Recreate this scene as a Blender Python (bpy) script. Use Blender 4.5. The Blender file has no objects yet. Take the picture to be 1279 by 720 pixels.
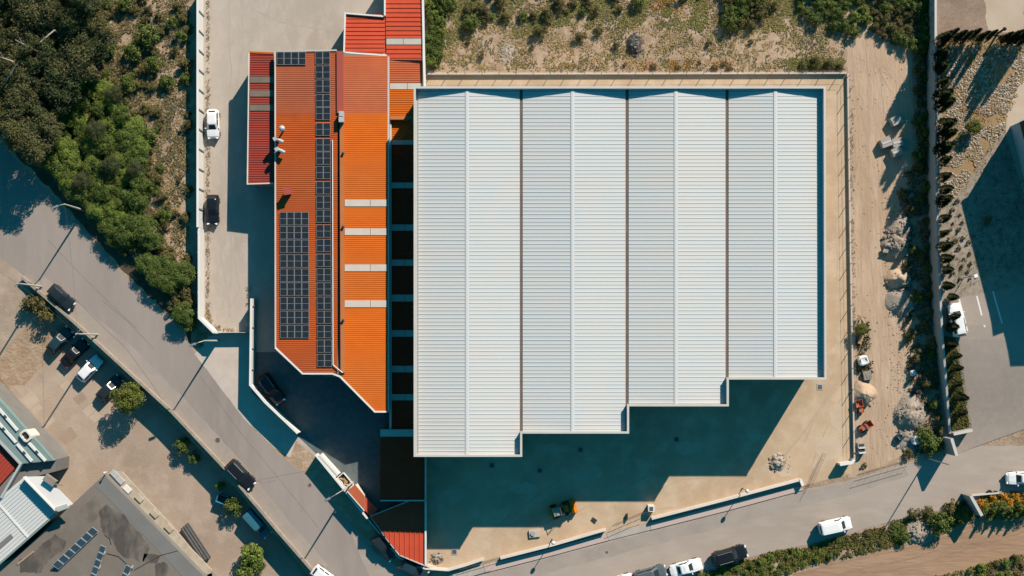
import bpy, bmesh, math, random
from mathutils import Vector, Matrix, noise
from mathutils.geometry import tessellate_polygon
R = math.radians
random.seed(7)
rnd = random.random
def ru(a, b): return a + (b - a) * random.random()
S = bpy.context.scene
COL = S.collection

# ------------------------------------------------------------------ camera model (survey: photo pixel -> point on a level plane)
F, HGT, NV = 1440.0, 160.0, 430.0
TH = math.atan((NV - 360) / F)
def P(u, v, z=0.0):
    dx, dy, dz = (u - 639.5) / F, (360 - v) / F, -1.0
    y = dy * math.cos(TH) - dz * math.sin(TH)
    zz = dy * math.sin(TH) + dz * math.cos(TH)
    t = (z - HGT) / zz
    return Vector((dx * t, y * t, z))
def PX(x, y, z=0.0):
    dz = z - HGT
    yy = y * math.cos(TH) + dz * math.sin(TH)
    zz = -y * math.sin(TH) + dz * math.cos(TH)
    return 639.5 + F * x / -zz, 360 - F * yy / -zz
def sm(a, b, x):
    t = max(0, min(1, (x - a) / (b - a)))
    return t * t * (3 - 2 * t)

# ------------------------------------------------------------------ terrain heights
LOTLINE = [(-90, 246), (30, 352), (92, 409), (213, 521), (282, 595), (345, 669), (440, 790)]
EASTLINE = [(1163, -200), (1163, 0), (1165, 200), (1168, 330), (1175, 435), (1181, 510), (1184, 545), (1190, 600)]
def lot_side(u, v):            # >0 on the car park's side, in px
    best, val = 1e9, 0
    for (a, b), (c, d) in zip(LOTLINE[:-1], LOTLINE[1:]):
        ex, ey = c - a, d - b
        L = math.hypot(ex, ey)
        t = max(0, min(1, ((u - a) * ex + (v - b) * ey) / L / L))
        px, py = a + ex * t, b + ey * t
        dd = math.hypot(u - px, v - py)
        if dd < best:
            best = dd
            val = (-(u - a) * ey + (v - b) * ex) / L
    return val
def zlot(u, v):
    s = ((u - 30) * .73 + (v - 352) * .68)
    return -2.0 * sm(0, 100, s) * (1 - sm(728, 850, v))
def zeast(u, v): return 2.5 * (1 - sm(390, 575, v)) * sm(-110, -12, v)
def east_u(v):
    for (a, b), (c, d) in zip(EASTLINE[:-1], EASTLINE[1:]):
        if b <= v <= d: return a + (c - a) * (v - b) / (d - b)
    return EASTLINE[0][0] if v < 0 else EASTLINE[-1][0]
def zf(u, v, m=0.0):
    if lot_side(u, v) > -m: return zlot(u, v)
    if u > east_u(v) + m: return zeast(u, v)
    return 0.0
def G(u, v, dz=0.0):
    z = zf(u, v)
    return P(u, v, z + dz)

# ------------------------------------------------------------------ materials
def lin(c):
    c /= 255.0
    return c / 12.92 if c <= .04045 else ((c + .055) / 1.055) ** 2.4
def rgb(r, g, b): return (lin(r), lin(g), lin(b), 1)
MATS = {}
def mat(name, c1, c2=None, scale=.3, c3=None, scale3=3.0, f3=.5, rough=.85, bump=0.0, bscale=8.0, metal=0.0, stretch=None, spec=.3, island=None, edge=(.35, .65), detail=5.0, rot=0.0):
    m = bpy.data.materials.new(name); m.use_nodes = True
    nt = m.node_tree; N = nt.nodes; L = nt.links
    b = N['Principled BSDF']
    b.inputs['Roughness'].default_value = rough
    b.inputs['Metallic'].default_value = metal
    b.inputs['Specular IOR Level'].default_value = spec
    b.inputs['Base Color'].default_value = c1
    geo = N.new('ShaderNodeNewGeometry')
    mp = N.new('ShaderNodeMapping'); L.new(geo.outputs['Position'], mp.inputs['Vector'])
    if stretch: mp.inputs['Scale'].default_value = stretch
    mp.inputs['Rotation'].default_value = (0, 0, rot)
    vec = mp.outputs['Vector']
    col = None
    if c2:
        n = N.new('ShaderNodeTexNoise'); n.inputs['Scale'].default_value = scale; n.inputs['Detail'].default_value = detail; n.inputs['Roughness'].default_value = .6
        L.new(vec, n.inputs['Vector'])
        r = N.new('ShaderNodeMapRange'); r.inputs['From Min'].default_value = edge[0]; r.inputs['From Max'].default_value = edge[1]
        L.new(n.outputs['Fac'], r.inputs['Value'])
        mx = N.new('ShaderNodeMix'); mx.data_type = 'RGBA'
        mx.inputs['A'].default_value = c1; mx.inputs['B'].default_value = c2
        L.new(r.outputs['Result'], mx.inputs['Factor']); col = mx.outputs['Result']
    if c3:
        n = N.new('ShaderNodeTexNoise'); n.inputs['Scale'].default_value = scale3; n.inputs['Detail'].default_value = 4; n.inputs['Roughness'].default_value = .65
        L.new(vec if stretch else geo.outputs['Position'], n.inputs['Vector'])
        r = N.new('ShaderNodeMapRange'); r.inputs['From Min'].default_value = .45; r.inputs['From Max'].default_value = .7; r.inputs['To Max'].default_value = f3
        L.new(n.outputs['Fac'], r.inputs['Value'])
        mx = N.new('ShaderNodeMix'); mx.data_type = 'RGBA'
        if col: L.new(col, mx.inputs['A'])
        else: mx.inputs['A'].default_value = c1
        mx.inputs['B'].default_value = c3
        L.new(r.outputs['Result'], mx.inputs['Factor']); col = mx.outputs['Result']
    if island:
        mx = N.new('ShaderNodeMix'); mx.data_type = 'RGBA'
        if col: L.new(col, mx.inputs['A'])
        else: mx.inputs['A'].default_value = c1
        mx.inputs['B'].default_value = island
        L.new(geo.outputs['Random Per Island'], mx.inputs['Factor']); col = mx.outputs['Result']
    if col: L.new(col, b.inputs['Base Color'])
    if bump:
        n = N.new('ShaderNodeTexNoise'); n.inputs['Scale'].default_value = bscale; n.inputs['Detail'].default_value = 4
        L.new(vec, n.inputs['Vector'])
        bp = N.new('ShaderNodeBump'); bp.inputs['Strength'].default_value = bump; bp.inputs['Distance'].default_value = .15
        L.new(n.outputs['Fac'], bp.inputs['Height']); L.new(bp.outputs['Normal'], b.inputs['Normal'])
    MATS[name] = m
    return m

mat('dirt', (.355, .25, .165, 1), (.22, .148, .096, 1), .06, (.42, .315, .22, 1), .9, .8, bump=.6, bscale=2.5)
mat('road_asphalt', (.265, .223, .194, 1), (.215, .181, .158, 1), .10, (.275, .236, .207, 1), .7, .6, bump=.12, bscale=14, stretch=(1, .22, 1), rot=R(46))
mat('east_asphalt', (.305, .252, .21, 1), (.262, .214, .178, 1), .1, (.335, .28, .236, 1), 1.5, .5, bump=.1, bscale=14)
mat('light_concrete', (.385, .325, .272, 1), (.315, .265, .217, 1), .09, (.42, .36, .305, 1), .7, .7, bump=.1, bscale=6, stretch=(1, .5, 1))
mat('tan_concrete', (.44, .315, .205, 1), (.345, .245, .155, 1), .08, (.475, .37, .262, 1), .35, .85, bump=.15, bscale=5)
mat('track_dirt', (.40, .285, .195, 1), (.315, .22, .145, 1), .14, (.44, .33, .24, 1), .6, .7, bump=.7, bscale=2.2, stretch=(1, .22, 1))
mat('brown_track', (.31, .195, .12, 1), (.22, .135, .082, 1), .2, (.36, .24, .155, 1), .8, .7, bump=.5, bscale=2, stretch=(.18, 1, 1), rot=R(-15))
mat('lot_paving', (.345, .262, .198, 1), (.265, .198, .148, 1), .09, (.385, .305, .235, 1), .35, .75, bump=.2, bscale=4)
mat('lot_patch', (.40, .315, .24, 1), (.36, .28, .21, 1), .8)
mat('worn_patch', (.30, .215, .155, 1), (.26, .19, .14, 1), .8)
mat('verge_dry', (.34, .20, .09, 1), (.38, .28, .19, 1), .7, (.20, .14, .05, 1), 3, .7, bump=.5)
mat('brown_soil', (.20, .135, .095, 1), (.28, .20, .145, 1), .25, (.15, .105, .075, 1), 2.5, .6, bump=.5)
mat('bare_ground', (.42, .34, .26, 1), (.36, .275, .205, 1), .2, bump=.2)
mat('stony_soil', (.24, .165, .095, 1), (.30, .19, .08, 1), .3, (.16, .12, .08, 1), 2.2, .6, bump=.6)
mat('gravel_plot', (.31, .26, .21, 1), (.25, .20, .155, 1), .3, (.17, .135, .08, 1), 1.2, .8, bump=.6)
mat('lawn', (.045, .062, .018, 1), (.07, .075, .025, 1), 1.2, bump=.6, bscale=12)
mat('pink_paving', (.42, .30, .265, 1), (.40, .33, .29, 1), .5)
mat('kerb_concrete', (.45, .385, .33, 1), (.40, .335, .28, 1), .6)
mat('grey_paving', (.36, .32, .28, 1), (.31, .275, .245, 1), .8)
mat('chalk_line', (.62, .60, .56, 1))
mat('shade_asphalt', (.105, .125, .125, 1), (.075, .092, .095, 1), .15, (.14, .155, .15, 1), 1.0, .6)  # asphalt darkened and tinted teal to deepen the courtyard shade
mat('forest_floor_shade', (.075, .055, .034, 1), (.04, .034, .018, 1), .5, (.12, .085, .05, 1), 2, .5, bump=.5)  # leaf litter darkened to stand for shade between the crowns
mat('road_edge', (.295, .248, .21, 1), (.25, .21, .178, 1), .3, (.33, .278, .235, 1), 1.2, .6)
mat('dusty_asphalt', (.32, .266, .222, 1), (.275, .226, .186, 1), .08, (.35, .298, .252, 1), .7, .7, bump=.12, bscale=14, stretch=(.3, 1, 1), rot=R(-17))
mat('seam', (.15, .13, .115, 1), (.19, .165, .145, 1), .8)
mat('shade_toned_roof', (.36, .042, .016, 1), (.30, .036, .016, 1), .4, rough=.85, spec=.08)  # red dulled so the roof itself reads as deep shade
mat('tyre_mark', (.325, .23, .155, 1), (.375, .265, .18, 1), .6, bump=.5)
mat('brown_mark', (.24, .15, .095, 1), (.285, .18, .112, 1), .6, bump=.5)
mat('scuff', (.33, .278, .225, 1), (.365, .31, .255, 1), .7)
mat('tan_scuff', (.35, .265, .185, 1), (.40, .305, .215, 1), .7)
mat('pale_dust', (.455, .36, .265, 1), (.42, .315, .215, 1), .5)
mat('dark_stones', (.16, .145, .135, 1), island=(.07, .06, .055, 1))
mat('iron', (.10, .075, .065, 1), rough=.7)
mat('white_roof', (.478, .476, .456, 1), (.448, .468, .464, 1), .07, (.495, .468, .435, 1), .16, .8, rough=.6, spec=.25)
mat('cap_metal', (.47, .44, .405, 1), (.43, .40, .365, 1), .3, rough=.5)
mat('ridge_metal', (.49, .495, .485, 1), rough=.55)
mat('gutter_brown', (.16, .105, .075, 1), (.12, .085, .07, 1), .8)
mat('wall_panel', (.50, .48, .44, 1), (.46, .44, .40, 1), .3)
mat('orange_roof', (.475, .108, .011, 1), (.44, .096, .012, 1), .12, (.38, .085, .016, 1), .7, .5, rough=.8, stretch=(.5, 1, 1), spec=.1)
mat('rust_roof', (.415, .086, .019, 1), (.37, .074, .02, 1), .15, (.33, .068, .022, 1), .8, .6, rough=.8, stretch=(.5, 1, 1), spec=.1)
mat('pinkish_roof', (.40, .102, .040, 1), (.365, .088, .038, 1), .2, (.34, .09, .045, 1), .8, .5, rough=.8, spec=.1)
mat('red_roof', (.30, .046, .03, 1), (.27, .042, .031, 1), .2, (.22, .044, .034, 1), .9, .5, rough=.75, spec=.1)
mat('tile_roof', (.46, .066, .03, 1), (.41, .058, .028, 1), .25, (.35, .058, .03, 1), 1.3, .6, rough=.85, spec=.1)
mat('ridge_red', (.31, .062, .043, 1), (.29, .058, .042, 1), .3)
mat('ridge_orange', (.42, .135, .035, 1), (.36, .115, .04, 1), .3)
mat('skylight', (.44, .40, .345, 1), (.40, .365, .32, 1), .8, rough=.35)
mat('dusty_skylight', (.20, .145, .10, 1), (.14, .12, .10, 1), .8, rough=.5)
mat('white_paint', (.62, .60, .56, 1), (.57, .545, .51, 1), .3, rough=.6)
mat('cream_wall', (.58, .52, .455, 1), (.52, .455, .39, 1), .4)
mat('plaster', (.22, .19, .16, 1), (.18, .155, .13, 1), .3)
mat('conc_block', (.30, .29, .275, 1), (.26, .25, .24, 1), .8)
mat('old_wall', (.30, .255, .21, 1), (.24, .20, .165, 1), .5, (.20, .155, .11, 1), 2, .6)
mat('grey_roof', (.165, .139, .115, 1), (.132, .112, .094, 1), .1, (.20, .172, .145, 1), .4, .6, bump=.1, bscale=5)
mat('roof_stain', (.150, .127, .105, 1), (.066, .056, .049, 1), .42, (.09, .077, .066, 1), 1.6, .6, edge=(.38, .56), stretch=(1, .55, 1), rot=R(45))
mat('light_stain', (.155, .131, .109, 1), (.11, .095, .081, 1), .5, edge=(.42, .6))
mat('grey_band', (.155, .15, .142, 1), (.14, .134, .126, 1), .4)
mat('blue_facade', (.36, .44, .47, 1), (.33, .41, .44, 1), .3)
mat('teal_paint', (.16, .225, .215, 1), (.145, .205, .198, 1), .5, rough=.6)
mat('grey_facade', (.16, .15, .14, 1), (.14, .13, .12, 1), .5)
mat('blue_paint', (.02, .19, .30, 1), rough=.5)
mat('ledge', (.40, .335, .255, 1), (.35, .285, .21, 1), .6, (.28, .22, .16, 1), 1.2, .5)
mat('pale_metal', (.42, .42, .41, 1), rough=.45, metal=.2)
mat('steel', (.27, .27, .27, 1), rough=.45, metal=.4)
mat('dark_steel', (.055, .052, .05, 1), (.09, .085, .08, 1), 2, rough=.6)
mat('pole_concrete', (.40, .36, .31, 1), (.34, .30, .26, 1), 1.5)
mat('timber', (.30, .225, .155, 1), (.24, .175, .12, 1), 2)
mat('solar_cell', (.014, .018, .023, 1), (.02, .026, .033, 1), 1.5, rough=.35, spec=.4)
mat('array_cell', (.03, .055, .075, 1), (.04, .065, .085, 1), 1.5, rough=.3, spec=.5)  # blue-grey lift stands for sky reflected in the panels
mat('array_frame', (.42, .42, .41, 1), rough=.5)
mat('solar_frame', (.22, .215, .21, 1), rough=.5)
mat('glass_dark', (.014, .022, .027, 1), rough=.6, spec=.22)
mat('tyre', (.016, .016, .016, 1), rough=.85)
mat('rim', (.30, .30, .30, 1), rough=.35, metal=.7)
mat('lamp_glass', (.70, .70, .68, 1), rough=.2)
mat('tail_red', (.35, .01, .01, 1), rough=.3)
mat('car_white', (.66, .66, .65, 1), rough=.25, spec=.5)
mat('car_black', (.010, .011, .013, 1), rough=.2, spec=.5)
mat('car_dark', (.016, .022, .026, 1), rough=.22, spec=.5)
mat('car_teal', (.014, .036, .045, 1), rough=.25, spec=.5)
mat('car_silver', (.34, .37, .38, 1), rough=.25, metal=.3, spec=.5)
mat('car_grey', (.075, .095, .105, 1), rough=.25, spec=.5)
mat('car_blue', (.03, .12, .16, 1), rough=.3)
mat('machine_yellow', (.62, .19, .008, 1), (.5, .15, .008, 1), 1.5, rough=.6, spec=.15)
mat('machine_orange', (.42, .105, .045, 1), (.33, .085, .045, 1), 2, rough=.6)
mat('machine_grey', (.30, .29, .28, 1), (.24, .23, .22, 1), 2, rough=.6)
mat('rock', (.36, .30, .24, 1), (.27, .22, .17, 1), 1.5, bump=.6, bscale=5)
mat('pale_rock', (.33, .27, .215, 1), (.25, .20, .155, 1), 1.2, (.18, .145, .11, 1), 2.5, .6, bump=.9, bscale=5)
mat('stones', (.46, .40, .325, 1), island=(.17, .11, .065, 1))
mat('rubble_stones', (.34, .285, .23, 1), island=(.18, .145, .11, 1))
mat('grey_sand', (.27, .235, .20, 1), (.22, .185, .155, 1), .8, bump=.5)
mat('debris_dark', (.03, .03, .03, 1), (.07, .06, .05, 1), 3)
mat('plastic_white', (.62, .61, .59, 1), (.5, .49, .48, 1), 2, rough=.5)
mat('bark', (.13, .095, .07, 1), (.09, .065, .05, 1), 3)
mat('pale_bark', (.34, .28, .22, 1), (.24, .19, .15, 1), 3)
# foliage: two leaf colours per kind, one picked per leaf
mat('leaf_pine', (.019, .028, .009, 1), island=(.068, .078, .02, 1), rough=.7)
mat('leaf_olive', (.030, .035, .011, 1), island=(.11, .102, .03, 1), rough=.7)
mat('leaf_green', (.035, .058, .009, 1), island=(.115, .15, .02, 1), rough=.65)
mat('leaf_lush', (.06, .10, .012, 1), island=(.17, .21, .028, 1), rough=.65)
mat('leaf_scrub', (.06, .058, .018, 1), island=(.16, .13, .04, 1), rough=.75)
mat('leaf_dry', (.17, .10, .04, 1), island=(.26, .17, .075, 1), rough=.8)
mat('leaf_cypress', (.018, .028, .009, 1), island=(.06, .072, .02, 1), rough=.7)
mat('leaf_yellow', (.16, .16, .02, 1), island=(.05, .075, .012, 1), rough=.7)
mat('petal', (.62, .28, .012, 1), island=(.45, .17, .01, 1), rough=.7)
mat('grass_green', (.085, .092, .02, 1), island=(.20, .17, .045, 1), rough=.8)
mat('grass_dry', (.25, .175, .065, 1), island=(.36, .255, .12, 1), rough=.85)
mat('weed_dark', (.07, .062, .024, 1), island=(.15, .12, .05, 1), rough=.8)

# ------------------------------------------------------------------ mesh builder
def woff(o):
    v = Vector((0, 0, 0))
    while o is not None:
        v += o.location; o = o.parent
    return v
class MB:
    def __init__(s): s.v = []; s.f = []; s.m = []; s.k = 0
    def add(s, vs, fs):
        n = len(s.v); s.v += [Vector(p) for p in vs]
        for f in fs: s.f.append([i + n for i in f]); s.m.append(s.k)
        return s
    def mi(s, k): s.k = k; return s
    def face(s, pts): return s.add(pts, [list(range(len(pts)))])
    def prism(s, pts, z0, z1, bottom=True):
        pts = [(p[0], p[1]) for p in pts]
        a = sum(p[0] * q[1] - q[0] * p[1] for p, q in zip(pts, pts[1:] + pts[:1]))
        if a < 0: pts = pts[::-1]
        n = len(pts)
        z0f = z0 if callable(z0) else (lambda x, y: z0)
        z1f = z1 if callable(z1) else (lambda x, y: z1)
        vs = [(x, y, z0f(x, y)) for x, y in pts] + [(x, y, z1f(x, y)) for x, y in pts]
        tri = tessellate_polygon([[Vector((x, y, 0)) for x, y in pts]])
        fs = [[i, (i + 1) % n, n + (i + 1) % n, n + i] for i in range(n)]
        for t in tri:
            t = list(t)
            p = [pts[i] for i in t]
            ar = (p[1][0] - p[0][0]) * (p[2][1] - p[0][1]) - (p[2][0] - p[0][0]) * (p[1][1] - p[0][1])
            if ar < 0: t = t[::-1]
            fs.append([i + n for i in t])
            if bottom: fs.append(t[::-1])
        return s.add(vs, fs)
    def box(s, c, d, rz=0.0, rx=0.0, ry=0.0):
        M = Matrix.Rotation(rz, 3, 'Z') @ Matrix.Rotation(ry, 3, 'Y') @ Matrix.Rotation(rx, 3, 'X')
        c = Vector(c); x, y, z = d[0] / 2, d[1] / 2, d[2] / 2
        vs = [c + M @ Vector(p) for p in ((-x, -y, -z), (x, -y, -z), (x, y, -z), (-x, y, -z), (-x, -y, z), (x, -y, z), (x, y, z), (-x, y, z))]
        return s.add(vs, [[3, 2, 1, 0], [4, 5, 6, 7], [0, 1, 5, 4], [1, 2, 6, 5], [2, 3, 7, 6], [3, 0, 4, 7]])
    def hexa(s, q, dz):          # quad q (4 points), thickness dz downwards
        q = [Vector(p) for p in q]
        nrm = (q[1] - q[0]).cross(q[2] - q[0])
        if nrm.z < 0: q = q[::-1]
        d = Vector((0, 0, dz))
        vs = [p - d for p in q] + q
        return s.add(vs, [[3, 2, 1, 0], [4, 5, 6, 7], [0, 1, 5, 4], [1, 2, 6, 5], [2, 3, 7, 6], [3, 0, 4, 7]])
    def tube(s, p0, p1, r0, r1=None, n=8, caps=True):
        r1 = r0 if r1 is None else r1
        p0, p1 = Vector(p0), Vector(p1); d = (p1 - p0).normalized()
        a = d.orthogonal().normalized(); b = d.cross(a)
        vs = []
        for p, r in ((p0, r0), (p1, r1)):
            for i in range(n):
                t = 2 * math.pi * i / n
                vs.append(p + (a * math.cos(t) + b * math.sin(t)) * r)
        fs = [[i, (i + 1) % n, n + (i + 1) % n, n + i] for i in range(n)]
        if caps: fs += [list(range(n))[::-1], list(range(n, 2 * n))]
        return s.add(vs, fs)
    def path(s, pts, r, n=8):
        for a, b in zip(pts[:-1], pts[1:]): s.tube(a, b, r, r, n)
        return s
    def rings(s, rings, cap=True):
        n = len(rings[0]); vs = [p for r in rings for p in r]; fs = []
        for k in range(len(rings) - 1):
            for i in range(n):
                fs.append([k * n + i, k * n + (i + 1) % n, (k + 1) * n + (i + 1) % n, (k + 1) * n + i])
        if cap: fs += [list(range(n))[::-1], [(len(rings) - 1) * n + i for i in range(n)]]
        return s.add(vs, fs)
    def ball(s, c, r, nu=10, nv=7, sq=(1, 1, 1), jit=0.0):
        c = Vector(c); vs = []; fs = []
        for j in range(nv + 1):
            ph = math.pi * j / nv
            for i in range(nu):
                t = 2 * math.pi * i / nu
                rr = r * (1 + (ru(-jit, jit) if jit else 0))
                vs.append(c + Vector((math.sin(ph) * math.cos(t) * rr * sq[0], math.sin(ph) * math.sin(t) * rr * sq[1], math.cos(ph) * rr * sq[2])))
        for j in range(nv):
            for i in range(nu):
                fs.append([j * nu + i, (j + 1) * nu + i, (j + 1) * nu + (i + 1) % nu, j * nu + (i + 1) % nu])
        return s.add(vs, fs)
    def build(s, name, mats, parent=None, origin=None, smooth=False, local=False, flip=False):
        off = Vector((0, 0, 0))
        if parent is not None and not local: off = woff(parent)
        elif origin is not None: off = Vector(origin)
        me = bpy.data.meshes.new(name)
        me.from_pydata([tuple(p - off) for p in s.v], [], s.f)
        if not isinstance(mats, (list, tuple)): mats = [mats]
        for m in mats: me.materials.append(MATS[m] if isinstance(m, str) else m)
        me.polygons.foreach_set('material_index', s.m)
        if smooth: me.polygons.foreach_set('use_smooth', [True] * len(s.f))
        me.update()
        o = bpy.data.objects.new(name, me); COL.objects.link(o)
        if parent is not None: o.parent = parent
        elif origin is not None: o.location = off
        return o
def tag(o, label, cat, group=None):
    o['label'] = label; o['category'] = cat
    if group: o['group'] = group
    return o
def thing(name, label, cat, loc, rz=0.0, group=None):
    o = bpy.data.objects.new(name, None); COL.objects.link(o)
    o.location = loc; o.rotation_euler = (0, 0, rz); o.empty_display_size = .5
    return tag(o, label, cat, group)
def struct(o, kind='structure'):
    o['kind'] = kind; return o
def dup(root, loc, rz, scale, label, cat, group=None):
    r = root.copy(); COL.objects.link(r)
    r.location = loc; r.rotation_euler = (0, 0, rz); r.scale = scale
    r['label'] = label; r['category'] = cat
    if group: r['group'] = group
    elif 'group' in r: del r['group']
    for ch in list(root.children):
        c = ch.copy(); COL.objects.link(c); c.parent = r
        for g in list(ch.children):
            d = g.copy(); COL.objects.link(d); d.parent = c
    return r
def offset_line(pts, d, closed=False):
    pts = [Vector((p[0], p[1])) for p in pts]; n = len(pts); out = []
    for i in range(n):
        a = pts[i - 1] if (i > 0 or closed) else None
        b = pts[(i + 1) % n] if (i < n - 1 or closed) else None
        p = pts[i]
        ns = []
        if a is not None: e = (p - a).normalized(); ns.append(Vector((-e.y, e.x)))
        if b is not None: e = (b - p).normalized(); ns.append(Vector((-e.y, e.x)))
        if len(ns) == 1: out.append(p + ns[0] * d)
        else:
            m = (ns[0] + ns[1]).normalized(); out.append(p + m * (d / max(.3, m.dot(ns[0]))))
    return out
def wall_mesh(mb, pts, th, z0, z1):
    a = offset_line(pts, th / 2); b = offset_line(pts, -th / 2)
    n = len(pts); vs = []; fs = []
    z0s = z0 if isinstance(z0, list) else [z0] * n
    z1s = z1 if isinstance(z1, list) else [z1] * n
    for i in range(n):
        vs += [(a[i].x, a[i].y, z0s[i]), (a[i].x, a[i].y, z1s[i]), (b[i].x, b[i].y, z1s[i]), (b[i].x, b[i].y, z0s[i])]
    for i in range(n - 1):
        k, l = i * 4, i * 4 + 4
        fs += [[k, l, l + 1, k + 1], [k + 1, l + 1, l + 2, k + 2], [k + 2, l + 2, l + 3, k + 3], [k + 3, l + 3, l, k]]
    fs += [[0, 1, 2, 3], [4 * n - 1, 4 * n - 2, 4 * n - 3, 4 * n - 4]]
    return mb.add(vs, fs)

# ------------------------------------------------------------------ ground sheets
def rough_edge(pts, amp, step=6.0, seed=0.0):
    if not amp: return pts
    out = []
    n = len(pts)
    for i in range(n):
        a, b = pts[i], pts[(i + 1) % n]
        L = math.hypot(b[0] - a[0], b[1] - a[1]); k = max(1, int(L / step))
        for j in range(k):
            t = j / k
            u, v = a[0] + (b[0] - a[0]) * t, a[1] + (b[1] - a[1]) * t
            q = noise.noise_vector(Vector((u * .07 + seed, v * .07, seed))) * amp + noise.noise_vector(Vector((u * .25, v * .25, seed))) * amp * .6
            out.append((u + q.x, v + q.y))
    return out
def sheet(name, pts, lift, material, amp=0.0, zfun=None, cut=0.0, seed=0.0):
    pts = rough_edge(pts, amp, seed=seed)
    bm = bmesh.new()
    w = [P(u, v, 0) for u, v in pts]
    vs = [bm.verts.new((p.x, p.y, 0)) for p in w]
    tris = tessellate_polygon([[Vector((p.x, p.y, 0)) for p in w]])
    for t in tris:
        try: f = bm.faces.new([vs[i] for i in t])
        except ValueError: pass
    bmesh.ops.recalc_face_normals(bm, faces=bm.faces)
    if cut:
        xs = [p.x for p in w]; ys = [p.y for p in w]
        x = min(xs) + cut
        while x < max(xs):
            bmesh.ops.bisect_plane(bm, geom=bm.verts[:] + bm.edges[:] + bm.faces[:], plane_co=(x, 0, 0), plane_no=(1, 0, 0)); x += cut
        y = min(ys) + cut
        while y < max(ys):
            bmesh.ops.bisect_plane(bm, geom=bm.verts[:] + bm.edges[:] + bm.faces[:], plane_co=(0, y, 0), plane_no=(0, 1, 0)); y += cut
    for v in bm.verts:
        u_, v_ = PX(v.co.x, v.co.y)
        z = (zfun(u_, v_) if zfun else 0.0)
        q = P(u_, v_, z) if zfun else v.co.copy()
        v.co = (q.x, q.y, z + lift)
    for f in bm.faces:
        if f.normal.z < 0: f.normal_flip()
    me = bpy.data.meshes.new(name); bm.to_mesh(me); bm.free()
    me.materials.append(MATS[material])
    o = bpy.data.objects.new(name, me); COL.objects.link(o)
    return struct(o)

def terrain():
    def axis(lo, hi, step):
        a = []; x = lo
        while x <= hi + 1e-6: a.append(x); x += step
        return [-3000, -900, -400, -220, -150] + a + [150, 220, 400, 900, 3000]
    xs = axis(-100, 100, .9); ys = axis(-70, 70, .9)
    vs = []; fs = []
    for y in ys:
        for x in xs:
            u, v = PX(max(-140, min(140, x)), max(-90, min(90, y)))
            z = zf(u, v, -11.0)
            if lot_side(u, v) > -13: z = zlot(u, v)
            elif u > east_u(v) + 13: z = zeast(u, v)
            else: z = 0
            vs.append((x, y, z - .06))
    nx = len(xs)
    for j in range(len(ys) - 1):
        for i in range(nx - 1):
            k = j * nx + i
            fs.append([k, k + 1, k + nx + 1, k + nx])
    mb = MB(); mb.add(vs, fs)
    return struct(mb.build('ground', 'dirt', smooth=False))
terrain()

# site base covering the level part of the site (everything between the two retaining walls)
L0 = [(p[0], p[1]) for p in LOTLINE]; E0 = [(p[0], p[1]) for p in EASTLINE]
sheet('site_ground', L0 + [(900, 800), (1200, 800), (1340, 760), (1340, 590)] + [(1192, 600)] + E0[::-1][1:] + [(640, -200), (-90, -200)], 0, 'dirt', seed=1)
ROAD = [(-90, 96), (0, 177), (22, 203), (60, 240), (108, 292), (140, 328), (172, 360), (220, 406), (243, 440), (305, 525), (345, 565), (380, 592), (410, 622), (440, 655), (470, 690), (505, 712), (535, 727), (562, 716),
        (600, 717), (745, 679), (870, 644), (990, 614), (1060, 600), (1130, 580), (1165, 573), (1192, 566), (1216, 556), (1290, 530), (1360, 500), (1360, 592), (1279, 612), (1205, 623), (1170, 640), (1100, 656), (1010, 681), (960, 690),
        (870, 718), (820, 760), (420, 770), (391, 725), (343, 668), (280, 595), (211, 521), (90, 409), (40, 362), (2, 324), (-90, 236)]
sheet('road', rough_edge(ROAD, 1.0, 5), .004, 'road_asphalt')
sheet('south_road', rough_edge([(440, 668), (470, 692), (505, 713), (535, 728), (562, 717), (600, 717.6), (745, 679.6), (870, 644.6), (990, 614.6), (1060, 600.6), (1130, 580.6), (1165, 573.6), (1192, 566.6), (1216, 556.6), (1290, 531), (1360, 502), (1360, 591), (1279, 611), (1205, 622), (1170, 639), (1100, 655), (1010, 680), (960, 689), (870, 717), (820, 758), (500, 766), (470, 735), (452, 700)], 1.2, 5), .0060, 'dusty_asphalt')
sheet('west_yard', [(246, -30), (545, -30), (545, 704), (520, 704), (455, 643), (395, 572), (366, 548), (330, 508), (312, 490), (298, 456), (272, 424), (258, 408), (250, 398)], .008, 'light_concrete')
sheet('driveway', [(243, 442), (262, 420), (314, 416), (314, 490), (330, 505), (372, 545), (362, 572), (343, 560), (305, 524)], .012, 'kerb_concrete', amp=.8)
sheet('factory_yard', [(314, 440), (345, 440), (378, 468), (424, 472), (468, 516), (531, 516), (531, 704), (520, 702), (456, 641), (396, 568), (372, 545), (330, 505), (314, 490)], .016, 'shade_asphalt')  # dark sheet adds painted shade to this yard
sheet('forest_floor_shade', [(-90, -40), (105, -40), (130, 40), (150, 120), (178, 190), (172, 260), (205, 310), (238, 345), (240, 428), (222, 402), (172, 356), (140, 322), (60, 234), (22, 196), (0, 170), (-90, 90)], .006, 'forest_floor_shade', amp=4, seed=9)  # painted-in shade under the thicket and leafy belt
EDGE = [(42, 357), (93, 404), (214, 516), (286, 589), (349, 664), (395, 716)]
sheet('road_edge', rough_edge(EDGE + [(410, 706), (360, 650), (300, 575), (232, 500), (160, 428), (104, 384), (56, 346)], 1.4, 5), .008, 'road_edge')
sheet('road_edge', rough_edge([(606, 718), (745, 682), (1003, 615), (1060, 602), (1130, 583), (1134, 594), (1064, 618), (1008, 631), (750, 698), (640, 728)], 2.2, 6), .0095, 'road_edge')
def seam(pts, w):
    a = offset_line(pts, w); b = offset_line(pts, -w)
    sheet('road_seam', [(p.x, p.y) for p in a] + [(p.x, p.y) for p in b][::-1], .011, 'seam')
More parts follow.
